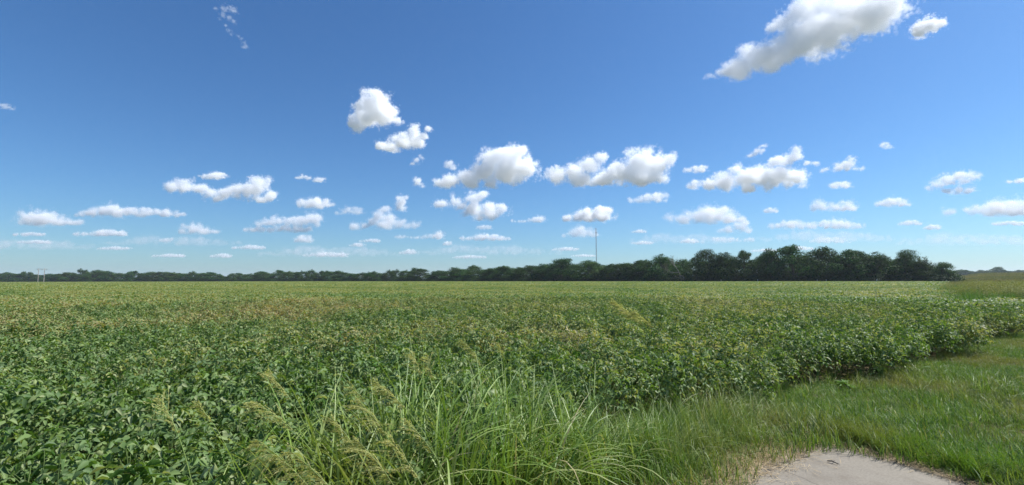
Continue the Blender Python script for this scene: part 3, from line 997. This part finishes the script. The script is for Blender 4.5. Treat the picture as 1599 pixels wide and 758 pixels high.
def straw_bits(seed):
    rs = np.random.default_rng(seed)
    mb = MB()
    n = 16
    b = np.column_stack([rs.normal(0, .05, (n, 2)), rs.uniform(.002, .02, n)])
    blades(mb, b, rs.uniform(0, 6.28, n), rs.uniform(.03, .13, n), rs.uniform(.0015, .004, n), rs.uniform(1.40, 1.60, n), rs.uniform(-.15, .2, n), rs.uniform(0, 1, n), 3)
    return mb.mesh('straw', STRAW)


STR = stock('straw', [straw_bits(500 + s) for s in range(5)])
scatter('dry_straw', 'dry tan straw clippings strewn along the edge of the concrete', STR, 5, np.column_stack([st, np.full(len(st), .032)]), rz(len(st), .02), RNG.uniform(.7, 1.2, len(st)), 'straw')

# --- concrete pad
def pad():
    d1, d2 = unit(PB - PA), unit(PC - PA)
    pts = []
    e1 = [PA + (PB - PA) * t for t in np.linspace(2.2, .06, 26)]
    e2 = [PA + (PC - PA) * t for t in np.linspace(.03, 2.0, 26)]
    pts = e1 + [PA + (d1 + d2) * .02] + e2
    pts = [p + RNG.normal(0, .006, 2) for p in pts]
    n = len(pts)
    mb = MB()
    top = [(x, y, .030) for x, y in pts]
    top_in = [(x + (PA[0] + .1 - x) * .0, y, .030) for x, y in pts]
    bot = [(x, y, -.12) for x, y in pts]
    v = np.array(top + bot)
    q = [(i, i + 1, n + i + 1, n + i) for i in range(n - 1)]
    mb.add(v, q)
    me = mb.mesh('concrete_pad', None)
    import bmesh
    bm = bmesh.new()
    bm.from_mesh(me)
    bm.verts.ensure_lookup_table()
    bm.faces.new([bm.verts[i] for i in range(n)])
    bmesh.ops.recalc_face_normals(bm, faces=bm.faces)
    bm.to_mesh(me)
    bm.free()
    m, nn, l, p, o = newmat('weathered_concrete')
    a = noise_node(nn, l, 1.6, 6)
    b = noise_node(nn, l, 60, 4)
    c = ramp(nn, l, a, [(.3, (.150, .129, .096)), (.5, (.200, .174, .130)), (.75, (.235, .205, .154))])
    c = mix(nn, l, .35, c, ramp(nn, l, b, [(.35, (.14, .12, .098)), (.6, (.28, .245, .20))]))
    vo = nn.new('ShaderNodeTexVoronoi')
    vo.feature = 'DISTANCE_TO_EDGE'
    vo.inputs['Scale'].default_value = .62
    wv = nn.new('ShaderNodeNewGeometry')
    wn_ = nn.new('ShaderNodeTexNoise')
    wn_.inputs['Scale'].default_value = 3.0
    wn_.inputs['Detail'].default_value = 4
    l.new(wv.outputs['Position'], wn_.inputs['Vector'])
    va = nn.new('ShaderNodeVectorMath')
    va.operation = 'MULTIPLY_ADD'
    l.new(wn_.outputs['Color'], va.inputs[0])
    va.inputs[1].default_value = (.28, .28, 0)
    l.new(wv.outputs['Position'], va.inputs[2])
    l.new(va.outputs[0], vo.inputs['Vector'])
    c = mix(nn, l, ramp(nn, l, vo.outputs['Distance'], [(0, (.8, .8, .8)), (.007, (0, 0, 0))]), c, (.07, .058, .045))
    st_ = noise_node(nn, l, 5.5, 5)
    c = mix(nn, l, math_node(nn, l, 'MULTIPLY', ramp(nn, l, st_, [(.52, (0, 0, 0)), (.72, (1, 1, 1))]), .55), c, (.15, .122, .088))
    l.new(c, p.inputs['Base Color'])
    p.inputs['Roughness'].default_value = .9
    bp = nn.new('ShaderNodeBump')
    bp.inputs['Strength'].default_value = .5
    bp.inputs['Distance'].default_value = .004
    l.new(b, bp.inputs['Height'])
    l.new(bp.outputs[0], p.inputs['Normal'])
    me.materials.append(m)
    return tag(link('concrete_path', me), 'corner of a pale concrete slab half overgrown by grass', 'concrete path', kind='structure')


pad()

# --- weeds and rough grassland on the right
def weed_tile(seed):
    rs = np.random.default_rng(seed)
    mb = MB()
    n = 130
    b = np.column_stack([rs.uniform(-.6, .6, (n, 2)), np.zeros(n)])
    blades(mb, b, rs.uniform(0, 6.28, n), rs.uniform(.6, 1.25, n), rs.uniform(.012, .025, n), np.abs(rs.normal(0, .2, n)), rs.uniform(.2, 1.3, n), rs.uniform(0, 1, n), 5)
    return mb.mesh('weed_tile', WEEDG)


def head_tile(seed):
    rs = np.random.default_rng(seed)
    mb = MB()
    for _ in range(26):
        x, y = rs.uniform(-.6, .6, 2)
        h = rs.uniform(1.05, 1.5)
        n = 26
        t = rs.uniform(0, 1, n)
        b = np.column_stack([x + rs.normal(0, .05, n), y + rs.normal(0, .05, n), h - t * .38])
        d = np.column_stack([rs.normal(0, 1, (n, 2)), rs.uniform(-.2, 1, n)])
        leaflets(mb, b, d, np.array([[0, .2, 1.]]).repeat(n, 0), rs.uniform(.04, .09, n), .35, 0, 0, rs.uniform(0, 1, n), True)
        mb.tube([(x, y, 0), (x, y, h)], [.004, .002], 3, .3, False)
    return mb.mesh('weed_head_tile', YEL)


wd = grid(14, 75, 18, 62, .85, .4)
wd = wd[(wd[:, 0] > .928 * wd[:, 1] - .6) & (wd[:, 1] > 20.5 + 1.2 * np.sin(wd[:, 0] * .9)) & (wd[:, 0] < 1.2 * wd[:, 1]) & (wd[:, 1] > edge(wd[:, 0]) + 1)]
WT = stock('weed_tile', [weed_tile(600 + s) for s in range(4)])
scatter('tall_weeds', 'tall bright green weeds behind the right end of the soybeans', WT, 4, np.column_stack([wd, np.zeros(len(wd))]), rz(len(wd), .05), RNG.uniform(.75, 1.05, len(wd)), 'weeds')
wh = wd[(wd[:, 1] > 24) & (RNG.uniform(0, 1, len(wd)) < np.clip((wd[:, 0] - .928 * wd[:, 1]) / 5, .1, .7))]
HT = stock('weed_head_tile', [head_tile(620 + s) for s in range(4)])
scatter('yellow_weeds', 'band of yellowish seeding weeds rising above the green ones', HT, 4, np.column_stack([wh, np.zeros(len(wh))]), rz(len(wh), .05), RNG.uniform(.8, 1.08, len(wh)), 'weeds')
md_ = grid(50, 900, 50, 760, 5.5, .45)
rr_ = np.hypot(*md_.T)
md_ = md_[(md_[:, 0] > .93 * md_[:, 1] + 2) & (md_[:, 0] < 1.2 * md_[:, 1]) & (rr_ > 70) & (rr_ < 760)]


def meadow_tile(seed):
    rs = np.random.default_rng(seed)
    mb = MB()
    n = 420
    b = np.column_stack([rs.uniform(-3.3, 3.3, (n, 2)), np.zeros(n)])
    blades(mb, b, rs.uniform(0, 6.28, n), rs.uniform(.25, .65, n), rs.uniform(.06, .14, n), np.abs(rs.normal(0, .3, n)), rs.uniform(.2, 1.2, n), rs.uniform(0, 1, n), 2)
    return mb.mesh('meadow_tile', MEADOW)


MEADOW = mat_grass('meadow_blade', [(0, (.10, .13, .045)), (.6, (.16, .17, .06)), (1, (.23, .21, .09))], yellow=(.27, .22, .10), amount=.6, scale=.02)
MT = stock('meadow_tile', [meadow_tile(640 + s) for s in range(4)])
scatter('meadow_grass', 'rough olive and tan grassland rising beyond the treeline end', MT, 4, np.column_stack([md_, height(md_[:, 0], md_[:, 1])]), rz(len(md_), .01), RNG.uniform(.8, 1.2, len(md_)), 'grass')

# ------------------------------------------------------------------ trees
def crown_mesh(seed, leaves=5200, mat=None, wide=1.0, gap=0.0, low=.08):
    """a unit-height broadleaf crown (height 1, about 1 wide) made of leaf sprays set in uneven lobes, and the trunk with limbs that carry it"""
    rs = np.random.default_rng(seed)
    lobes = []
    nl = rs.integers(19, 25)
    for i in range(nl):
        a = i * 2.4 + rs.normal(0, .4)
        rr = wide * .40 * math.sqrt(rs.uniform(.05, 1))
        z = rs.uniform(.70, .87) if i < 6 else (rs.uniform(low + .02, .36) if i < 13 else rs.uniform(.3, .72))
        rr = max(rr, .17 * wide) if i >= 6 else rr * .62
        rr *= math.sqrt(max(.12, 1 - (max(0, z - .38) / .56) ** 2)) * 1.08
        lobes.append((np.array([math.cos(a) * rr, math.sin(a) * rr, z]), rs.uniform(.12, .20)))
    for i in range(22):
        c, r = lobes[rs.integers(0, nl)]
        dv = unit(rs.normal(size=3) + np.array([0, 0, .5]))
        lobes.append((c + dv * r * np.array([1.15, 1.15, .85]), rs.uniform(.045, .085)))
    mb = MB()
    tot = sum(r * r for _, r in lobes)
    for c, r in lobes:
        per = int(leaves * r * r / tot)
        if rs.uniform() < gap:
            continue
        dv = unit(rs.normal(size=(per, 3)))
        bump = 1 + .25 * np.sin(dv[:, 0] * 5 + c[0] * 40) * np.sin(dv[:, 1] * 5 + c[1] * 30) * np.sin(dv[:, 2] * 4)
        rad = r * bump * (1 - .55 * rs.uniform(0, 1, per) ** 2.2) + rs.normal(0, .012, per)
        p = c + dv * rad[:, None] * np.array([1.15, 1.15, .82])
        p[:, 2] = np.maximum(p[:, 2], .03)
        d = unit(np.cross(dv, rs.normal(size=(per, 3))) + np.array([0, 0, -.35]))
        leaflets(mb, p, d, dv + rs.normal(0, .5, (per, 3)), rs.uniform(.018, .036, per), .8, .2, .1, rs.uniform(0, 1, per), True)
    crown = mb.mesh('crown', mat or TREE)
    tb = MB()
    tb.tube([(0, 0, -.02), (.006, .004, .16), (.0, .012, .34), (.01, .0, .6)], [.030, .022, .017, .006], 7)
    for c, r in lobes[:9]:
        z0 = rs.uniform(.16, .38)
        s = np.array([.003, .006, min(z0, c[2] - .05)])
        tb.tube([s, s * .45 + c * .55 + [0, 0, .02], c], [.012, .008, .003], 5)
    trunk = tb.mesh('trunk', BARK, True)
    return crown, trunk


VAR = [crown_mesh(900 + s, 11000, wide=w, gap=g) for s, (w, g) in enumerate([(1.0, 0), (1.15, 0), (.9, .08), (1.25, .05), (1.0, .15), (.85, 0), (1.3, 0), (1.05, .22)])]


def dead_tree_meshes(seed):
    rs = np.random.default_rng(seed)
    tb = MB()
    tips = []

    def grow(p, d, L, r, lvl):
        n = 4
        pts = [p]
        for i in range(n):
            d = unit(d + rs.normal(0, .13, 3) + np.array([0, 0, .06]))
            pts.append(pts[-1] + d * L / n)
        tb.tube(pts, np.linspace(r, r * .55, n + 1), 5 if lvl < 2 else 3)
        if lvl >= 4:
            tips.append(pts[-1])
            return
        for k in range(3 if lvl < 3 else 2):
            nd = unit(d + rs.normal(0, .55, 3) + np.array([0, 0, .1]))
            grow(pts[-1 - (k % 2)], nd, L * rs.uniform(.58, .8), r * .55, lvl + 1)
    grow(np.array([0, 0, -.02]), np.array([0, 0, 1.]), .34, .030, 0)
    wood = tb.mesh('branches', GREYBARK)
    mb = MB()
    tips = np.array(tips)
    n = 900
    p = tips[rs.integers(0, len(tips), n)] + rs.normal(0, .03, (n, 3))
    leaflets(mb, p, rs.normal(size=(n, 3)), rs.normal(size=(n, 3)), rs.uniform(.012, .026, n), .8, .2, .1, rs.uniform(0, 1, n), True)
    return wood, mb.mesh('withered_leaves', GREYLEAF)


DEADM = [dead_tree_meshes(77), dead_tree_meshes(81)]


def plant_tree(px, ytop, wpx, label, group, v=None, depth=None, name='tree', cat='tree'):
    d = tree_depth(px) if depth is None else depth
    top = at_depth(px, ytop, d)
    z0 = float(height(top[0], top[1]))
    h = top[2] - z0
    w = wpx * d / F
    i = v if v is not None else random.randrange(len(VAR))
    t = empty(name, (top[0], top[1], z0), random.uniform(0, 6.28))
    c = link('crown', VAR[i][0], t)
    k = link('trunk', VAR[i][1], t)
    s = (w * random.uniform(.95, 1.05), w * random.uniform(.95, 1.05), h / .93)
    c.scale = s
    k.scale = s
    tag(t, label, cat, group)
    return t


GR = 'trees of the tall right-hand treeline'
FRONT = [
    (1472, 411, 34, 'small low dark tree closing the right end of the treeline', 5),
    (1440, 408, 44, 'low rounded tree second from the right end of the treeline', 0),
    (1412, 393, 46, 'tall uneven tree with a loose tuft on top near the right end', 4),
    (1362, 398, 60, 'bushy mid-height tree left of the loose-tufted tall tree', 6),
    (1325, 393, 58, 'broad round-topped tree fifth from the right end of the treeline', 1),
    (1284, 391, 56, 'round crowned tall tree just right of the widest tallest tree', 3),
    (1236, 387, 62, 'widest and tallest tree of the whole treeline', 1),
    (1202, 391, 42, 'tall narrow-crowned tree touching the left of the tallest tree', 2),
    (1161, 393, 40, 'open-crowned tree with sky showing through, left of the tallest trees', 7),
    (1130, 397, 46, 'dense green tree between the two open-crowned trees', 0),
    (1103, 392, 46, 'leaning open-crowned tree first right of the grey leafless tree', 4),
    (1032, 401, 52, 'broad dark tree first left of the grey leafless tree', 6),
    (1005, 408, 42, 'dark round tree second left of the grey leafless tree', 0),
    (981, 412, 36, 'lower rounded tree third left of the grey leafless tree', 5),
    (954, 414, 34, 'small rounded tree first right of the radio mast', 2),
    (920, 410, 46, 'spreading tree standing in front of the radio mast foot', 3),
    (876, 406, 50, 'high domed tree, the tallest left of the radio mast', 1),
    (848, 414, 40, 'dark tree on the left shoulder of the high domed tree', 0),
    (820, 417, 36, 'medium rounded tree second left of the high domed tree', 6),
    (790, 417, 38, 'medium rounded tree third left of the high domed tree', 1),
    (766, 420, 32, 'lower tree in the dip fourth left of the high domed tree', 2),
    (740, 417, 36, 'rounded tree with a flat top fifth left of the high domed tree', 3),
    (710, 419, 36, 'rounded tree sixth left of the high domed tree', 0),
    (684, 424, 30, 'low tree seventh left of the high domed tree', 6),
    (655, 421, 34, 'domed tree standing above the start of the low left treeline', 1),
]
for px, yt, w, lab, v in FRONT:
    plant_tree(px, yt, w * 1.12, lab, GR, v)
# grey leafless tree and a second half-dead one
for (px, yt, w, lab, i) in ((1062, 401, 44, 'grey half-dead tree with bare twigs among the green trees', 0), (868, 424, 30, 'smaller grey bare tree in front of the high domed tree', 1)):
    d = tree_depth(px) - 4
    top = at_depth(px, yt, d)
    t = empty('dead_tree', (top[0], top[1], 0), 1.0)
    a, b = link('branches', DEADM[i][0], t), link('withered_leaves', DEADM[i][1], t)
    zz = max(v.co.z for v in DEADM[i][0].vertices)
    xx = max(abs(v.co.x) for v in DEADM[i][0].vertices) * 2
    a.scale = b.scale = (w * d / F / xx, w * d / F / xx, top[2] / zz)
    tag(t, lab, 'tree', GR)
# lower trees filling the row behind and between
for px in np.arange(690, 1470, 21):
    x = px + random.uniform(-6, 6)
    yt = np.interp(x, [690, 880, 1050, 1240, 1400, 1470], [425, 414, 409, 399, 404, 417]) + random.uniform(-2, 5)
    plant_tree(x, yt, random.uniform(44, 66), 'lower dark tree filling in between the crowns of the tall treeline', 'lower trees between the tall crowns', None, tree_depth(x) + random.uniform(4, 16))
# low far treeline on the left
x = -30.0
while x < 650:
    yt = np.interp(x, [-30, 20, 45, 60, 85, 110, 128, 150, 200, 245, 265, 300, 335, 350, 356, 366, 400, 470, 500, 560, 610, 650],
                   [430, 430, 427, 430, 431, 429, 426, 427, 428, 427, 428, 428, 427, 434, 433, 429, 428, 427, 427, 428, 428, 423]) - 1.2 + random.choice((-3.4, -2.2, -1.5, -.8, -.2, .6, 1.4)) + random.uniform(-.6, .6)
    dd = tree_depth(x) + random.uniform(-6, 10)
    plant_tree(x, yt, random.uniform(15, 30), 'small rounded dark tree in the low far treeline across the field', 'small trees of the low far treeline', None, dd)
    x += random.uniform(6.5, 10.5)
# bluish ridge trees beyond the right-hand grassland
x = 1466.0
while x < 1640:
    big = 1
    yt = 423 + random.uniform(-1.5, 2)
    lab = 'tiny dark tree on the far ridge beyond the grassland'
    if 1558 < x < 1566:
        yt, lab = 417.5, 'single taller pointed tree on the far ridge beyond the grassland'
    plant_tree(x, yt, random.uniform(15, 24), lab, 'tiny trees on the far ridge', None, 760 + random.uniform(-15, 30))
    x += random.uniform(5, 9)
# undergrowth along the foot of the treeline
ug, us = [], []
for px in np.arange(-60, 1486, 1.7):
    d = tree_depth(px) + RNG.uniform(-3.5, 9)
    p = at_depth(px, 437, d)
    ug.append((p[0], p[1], 0))
    us.append(RNG.uniform(2.8, 6.2) * (1 if d < 320 else 1.0))
for px in np.arange(1462, 1660, 1.4):
    p = at_depth(px, 432, 745 + RNG.uniform(-6, 12))
    ug.append((p[0], p[1], float(height(p[0], p[1]))))
    us.append(RNG.uniform(3.5, 6.5))


def bush_mesh(seed):
    rs = np.random.default_rng(seed)
    mb = MB()
    n = 800
    dv = unit(rs.normal(size=(n, 3)))
    dv[:, 2] = np.abs(dv[:, 2])
    p = dv * (rs.uniform(.45, 1.05, n))[:, None] * np.array([.8, .8, .95])
    leaflets(mb, p, rs.normal(size=(n, 3)), dv, rs.uniform(.05, .11, n), .8, .2, .1, rs.uniform(0, .3, n), True)  # only the darkest leaf tones: shade under the trees painted into the colour
    return mb.mesh('bush', TREE)


BT = stock('bush', [bush_mesh(700 + s) for s in range(5)])
ug, us = np.array(ug), np.array(us)
scatter('undergrowth', 'tangled undergrowth along the foot of the trees, shade painted into its leaves', BT, 5, ug, rz(len(ug), .05), np.stack([us, us, us * .75], 1), 'undergrowth')

# ------------------------------------------------------------------ radio mast, poles, posts
def mast():
    D = 560.0
    top = at_depth(930.5, 355.5, D)
    H = top[2]
    t = empty('radio_mast', (top[0], top[1], 0))
    mb = MB()
    w = .55
    legs = [np.array([math.cos(a), math.sin(a)]) * w for a in (math.pi / 2, math.pi * 7 / 6, math.pi * 11 / 6)]
    Hm = H * .97
    for lg in legs:
        mb.tube([(*lg, 0), (*lg, Hm)], .11, 5)
    z = 0.0
    while z < Hm - 1.4:
        for i in range(3):
            a, b = legs[i], legs[(i + 1) % 3]
            mb.tube([(*a, z), (*b, z + 1.4)], .05, 3, cap=False)
            mb.tube([(*b, z), (*a, z)], .05, 3, cap=False)
        z += 1.4
    link('lattice', mb.mesh('lattice', STEEL), t)
    a = MB()
    a.tube([(0, 0, Hm - .5), (0, 0, H + 1.0)], [.09, .05], 6)
    link('top_antenna', a.mesh('top_antenna', STEEL), t)
    zc = at_depth(930.5, 363.5, D)[2]
    for i in range(3):
        an = i * 2.09 + .4
        m = MB()
        c, s = math.cos(an), math.sin(an)
        m.tube([(c * .5, s * .5, zc), (c * 1.15, s * 1.15, zc)], .06, 4)
        m.box((c * 1.25, s * 1.25, zc), (.28, .28, 1.9))
        link('panel_antenna', m.mesh('panel_antenna', STEEL), t)
    m = MB()
    zc2 = at_depth(930.5, 357.5, D)[2]
    m.box((.0, 0, zc2), (1.5, .5, .5))
    link('beacon', m.mesh('beacon', STEEL), t)
    tag(t, 'slender lattice radio mast rising behind the treeline', 'radio mast')


mast()


def hframe(px1, px2, ybase, ytop, D, label):
    a = at_depth(px1, ytop, D)
    b = at_depth(px2, ytop, D)
    h = a[2]
    c = (a + b) / 2
    t = empty('utility_pole', (c[0], c[1], 0))
    half = (b[0] - a[0]) / 2
    for s in (-1, 1):
        mb = MB()
        mb.tube([(s * half, 0, 0), (s * half, 0, h * .5), (s * half, 0, h)], [.33, .29, .22], 8)
        link('pole', mb.mesh('pole', POLEWOOD, True), t)
    mb = MB()
    mb.box((0, .34, h - .7), (half * 3.6, .22, .30))
    link('crossarm', mb.mesh('crossarm', POLEWOOD), t)
    for s in (-1.6, 0, 1.6):
        mb = MB()
        z = h - .85
        mb.tube([(s * half, .34, z), (s * half, .34, z - .25), (s * half, .34, z - .9)], [.06, .13, .11], 8)
        link('insulator', mb.mesh('insulator', CERAM), t)
    tag(t, label, 'utility pole', 'twin-pole power line supports')


hframe(60.5, 69.8, 445, 419.5, 470, 'nearer and taller of the two twin-pole supports before the left trees')
hframe(119.0, 126.5, 443, 428.0, 575, 'farther and shorter of the two twin-pole supports before the left trees')

for px, lab in ((1126, 'pale stubby post under the dense tree right of the grey leafless tree'), (1183, 'pale stubby post under the tallest trees, second from the grey leafless tree'),
                (1276, 'pale stubby post, left one of the close pair under the trees'), (1290, 'pale stubby post, right one of the close pair under the trees'),
                (1369, 'pale stubby post under the bushy tree left of the loose-tufted tree')):
    d = tree_depth(px) - 5.5
    b = at_depth(px, 437, d)
    t = empty('fence_post', (b[0], b[1], 0))
    mb = MB()
    mb.tube([(0, 0, 0), (0, 0, 1.62), (0, 0, 1.66)], [.16, .15, .10], 8)
    link('post', mb.mesh('post', PALEPOST, True), t)
    tag(t, lab, 'post', 'pale posts along the foot of the trees')

# ------------------------------------------------------------------ single weeds and seeding grass stalks
def stalk(px, py, label, zt=None, lean=.55, droop=1.0, size=.26, dark=0.0, depth=None, nleaf=2, fat=1.0):
    """a seeding grass stalk: stem, drooping seed head, a few long leaves; tip of the seed head at photo pixel (px, py)"""
    zt = zt or 1.10
    if depth is None:
        d = (1.70 - zt) * F / (py - 437.0)
    else:
        d = depth
    tip = at_depth(px, py, d)
    rs = np.random.default_rng(int(px * 31 + py))
    base = np.array([tip[0] + lean * rs.uniform(.85, 1.15), tip[1] + rs.uniform(-.12, .25), 0])
    t = empty('grass_stalk', base)
    tp = tip - base
    L = np.linalg.norm(tp)
    s = np.linspace(0, 1, 12)
    ctrl = np.array([tp[0] * .12, tp[1] * .3, tp[2] * .72])
    pts = np.outer((1 - s) ** 2, [0, 0, 0]) + np.outer(2 * s * (1 - s), ctrl) + np.outer(s ** 2, tp)
    mb = MB()
    mb.tube(pts, np.linspace(.0035, .0012, 12) * fat, 5, .75)
    link('stem', mb.mesh('stem', TALL, True), t)
    mb = MB()
    nb = int(38 * size / .26 * rs.uniform(.6, 1.1))
    droop *= rs.uniform(.6, 1.5)
    for i in range(nb):
        u = 1 - (i / nb) * size / L
        p0 = np.array([np.interp(u, s, pts[:, k]) for k in range(3)])
        tan = unit(pts[-1] - pts[-3])
        bl = size * .42 * math.sin(math.pi * min(1, (i + 2.5) / (nb + 2))) * rs.uniform(.7, 1.2)
        dv = unit(tan * 1.0 + rs.normal(0, .42, 3) + np.array([-.25, 0, 0]))
        q = [p0]
        bl *= 1.2
        for k in range(5):
            dv = unit(dv + np.array([-.03, 0, -.13 * droop]))
            q.append(q[-1] + dv * bl / 5)
        mb.tube(q, [.0011, .0009, .0008, .0008, .0007, .0006], 3, .45, False)
        n = 15
        w = rs.uniform(.12, 1, n)
        c = np.array([[np.interp(x, np.linspace(0, 1, 6), np.array(q)[:, k]) for k in range(3)] for x in w]) + rs.normal(0, .003, (n, 3))
        dd = unit(dv + rs.normal(0, .28, (n, 3)))
        leaflets(mb, c, dd, rs.normal(size=(n, 3)), rs.uniform(.009, .016, n) * fat, .21, .3, 0, np.clip(rs.uniform(0, 1, n) - dark, 0, 1), True)
    link('seed_head', mb.mesh('seed_head', PANI), t)
    for k in range(nleaf):
        u = rs.uniform(.15, .55)
        p0 = np.array([np.interp(u, s, pts[:, j]) for j in range(3)])
        mb = MB()
        blades(mb, p0[None], np.array([rs.uniform(0, 6.28)]), rs.uniform(.35, .6), .013, .45, rs.uniform(.9, 1.9), np.array([rs.uniform(.3, .9)]), 9, .4)
        link('leaf', mb.mesh('leaf', TALL), t)
    tag(t, label, 'grass stalk', 'seeding grass stalks')
    return t


stalk(252, 626, 'pale seeding grass stalk standing alone above the soybeans, leftmost of all', 1.12, .30, .8, .24)
stalk(312, 636, 'dull thin seeding stalk just right of the lone pale one', 1.05, .28, .6, .14, .3)
stalk(420, 586, 'tall golden plume on a straight stem, highest of the left cluster', 1.10, .42, .9, .24)
stalk(398, 628, 'golden plume bending left under the tall straight one', 1.08, .55, 1.1, .26)
stalk(402, 688, 'low spreading plume lying almost level near the bottom', 1.02, .6, 1.3, .30)
stalk(455, 706, 'lower plume with many fine pale branches near the bottom', 1.0, .5, 1.2, .28)
stalk(520, 655, 'short reddish-tan plume among green blades in the left cluster', 1.05, .4, 1.0, .2, .25)
stalk(562, 628, 'golden plume fanned over dark soybeans in the middle cluster', 1.06, .45, 1.1, .26)
stalk(590, 600, 'upper tan plume of the middle cluster', 1.10, .4, 1.0, .24, .1)
stalk(560, 690, 'pale feathery plume low in the middle cluster', 1.0, .45, 1.2, .26)
stalk(610, 690, 'drooping golden plume right of the low feathery one', 1.02, .4, 1.2, .24)
stalk(640, 662, 'thin golden plume leaning over arching blades', 1.02, .35, 1.1, .20)
stalk(646, 556, 'bushy greenish seed head topping the tall middle clump', 1.22, .2, 1.2, .2)
stalk(668, 562, 'second greenish seed head in the tall middle clump', 1.18, .15, 1.2, .18)
stalk(722, 532, 'brownish plume leaning left over the mid soybeans', 1.15, .4, .8, .22, .3)
stalk(742, 556, 'short brown spike right of the leaning brownish plume', 1.10, .2, .6, .14, .4)
stalk(780, 542, 'reddish brown spike standing in soybeans right of the clump', 1.12, .22, .6, .16, .4)
stalk(550, 605, 'small tan seed head half hidden behind the middle cluster', 1.02, .3, 1.0, .16, .1)
stalk(957, 474, 'tallest pale stalk of the leaning bunch farther out in the field', 1.25, .9, .4, .55, depth=9.5, nleaf=1, fat=2.4)
stalk(972, 482, 'middle pale stalk of the leaning bunch farther out in the field', 1.20, .8, .4, .50, depth=9.2, nleaf=1, fat=2.4)
stalk(990, 490, 'lowest pale stalk of the leaning bunch farther out in the field', 1.15, .7, .4, .45, depth=8.9, nleaf=1, fat=2.4)


def leafy_weed(px, py, d, label, width=.2, n=46, bare=.25, name='leafy_weed'):
    """an upright broad-leaved weed whose top is seen at (px, py)"""
    top = at_depth(px, py, d)
    h = top[2]
    rs = np.random.default_rng(int(px + py * 3))
    t = empty(name, (top[0], top[1], 0), rs.uniform(0, 6))
    mb = MB()
    mb.tube([(0, 0, 0), (.01, .01, h * .5), (0, .015, h)], [.008, .006, .002], 5)
    link('stem', mb.mesh('stem', SOYSTEM, True), t)
    mb = MB()
    z = h * (bare + (1 - bare) * rs.uniform(0, 1, n) ** .8)
    a = np.arange(n) * 2.4 + rs.normal(0, .3, n)
    e = rs.uniform(-.1, .7, n)
    d3 = np.stack([np.cos(a) * np.cos(e), np.sin(a) * np.cos(e), np.sin(e)], 1)
    Lf = width * (1.1 - .75 * (z / h) ** 2) * rs.uniform(.6, 1.0, n)
    leaflets(mb, np.column_stack([np.zeros((n, 2)), z]), d3, np.array([[0, 0, 1.]]).repeat(n, 0), Lf, .34, .25, .25, rs.uniform(.2, 1, n))
    link('leaves', mb.mesh('leaves', WEEDG), t)
    tag(t, label, 'weed', 'single leafy weeds')


leafy_weed(1266, 541, 8.0, 'tall bright green leafy weed against the shaded soybean edge', .16, 70)
leafy_weed(1212, 556, 7.6, 'smaller leafy weed left of the tall one at the soybean edge', .14, 40)
leafy_weed(495, 552, 4.6, 'bright green spiky weed rising out of the left soybeans', .13, 60)
leafy_weed(588, 528, 5.2, 'slim yellowish-green weed above the soybeans behind the tall grass', .12, 46)
leafy_weed(1320, 596, 7.4, 'low broad-leaved weed on the verge before the soybeans', .2, 26, .1)
leafy_weed(1372, 574, 8.2, 'spreading low weed at the foot of the soybean edge', .2, 34, .1)
leafy_weed(1446, 574, 8.8, 'low leafy weed on the verge near the soybean corner', .18, 30, .1)
leafy_weed(1550, 470, 20, 'tall green weed standing over the right end of the soybeans', .3, 50)

# twig on the concrete
def twig():
    a, b = on_plane(1292, 720, .04), on_plane(1309, 725, .04)
    mb = MB()
    d = b - a
    mb.tube([(0, 0, 0), d * .45 + [0, 0, .012], d], [.005, .006, .004], 6)
    mb.tube([d * .5 + [0, 0, .01], d * .75 + [.03, .05, .01]], [.004, .002], 5)
    o = link('twig', mb.mesh('twig', BARK), None, a)
    tag(o, 'short dark twig lying on the concrete slab', 'twig')


twig()

# ------------------------------------------------------------------ the air
def haze():
    mb = MB()
    mb.box((0, 0, 44.5), (19000, 19000, 91))
    m = bpy.data.materials.new('air')
    m.use_nodes = True
    n, l = m.node_tree.nodes, m.node_tree.links
    n.remove(n['Principled BSDF'])
    v = n.new('ShaderNodeVolumePrincipled')
    v.inputs['Color'].default_value = (.80, .89, 1.0, 1)
    v.inputs['Density'].default_value = HAZE
    v.inputs['Anisotropy'].default_value = .2
    l.new(v.outputs[0], n['Material Output'].inputs['Volume'])
    o = link('haze', mb.mesh('haze', m))
    tag(o, 'thin summer haze paling the far trees and the low sky', 'haze', kind='stuff')


HAZE = 0.0001
haze()
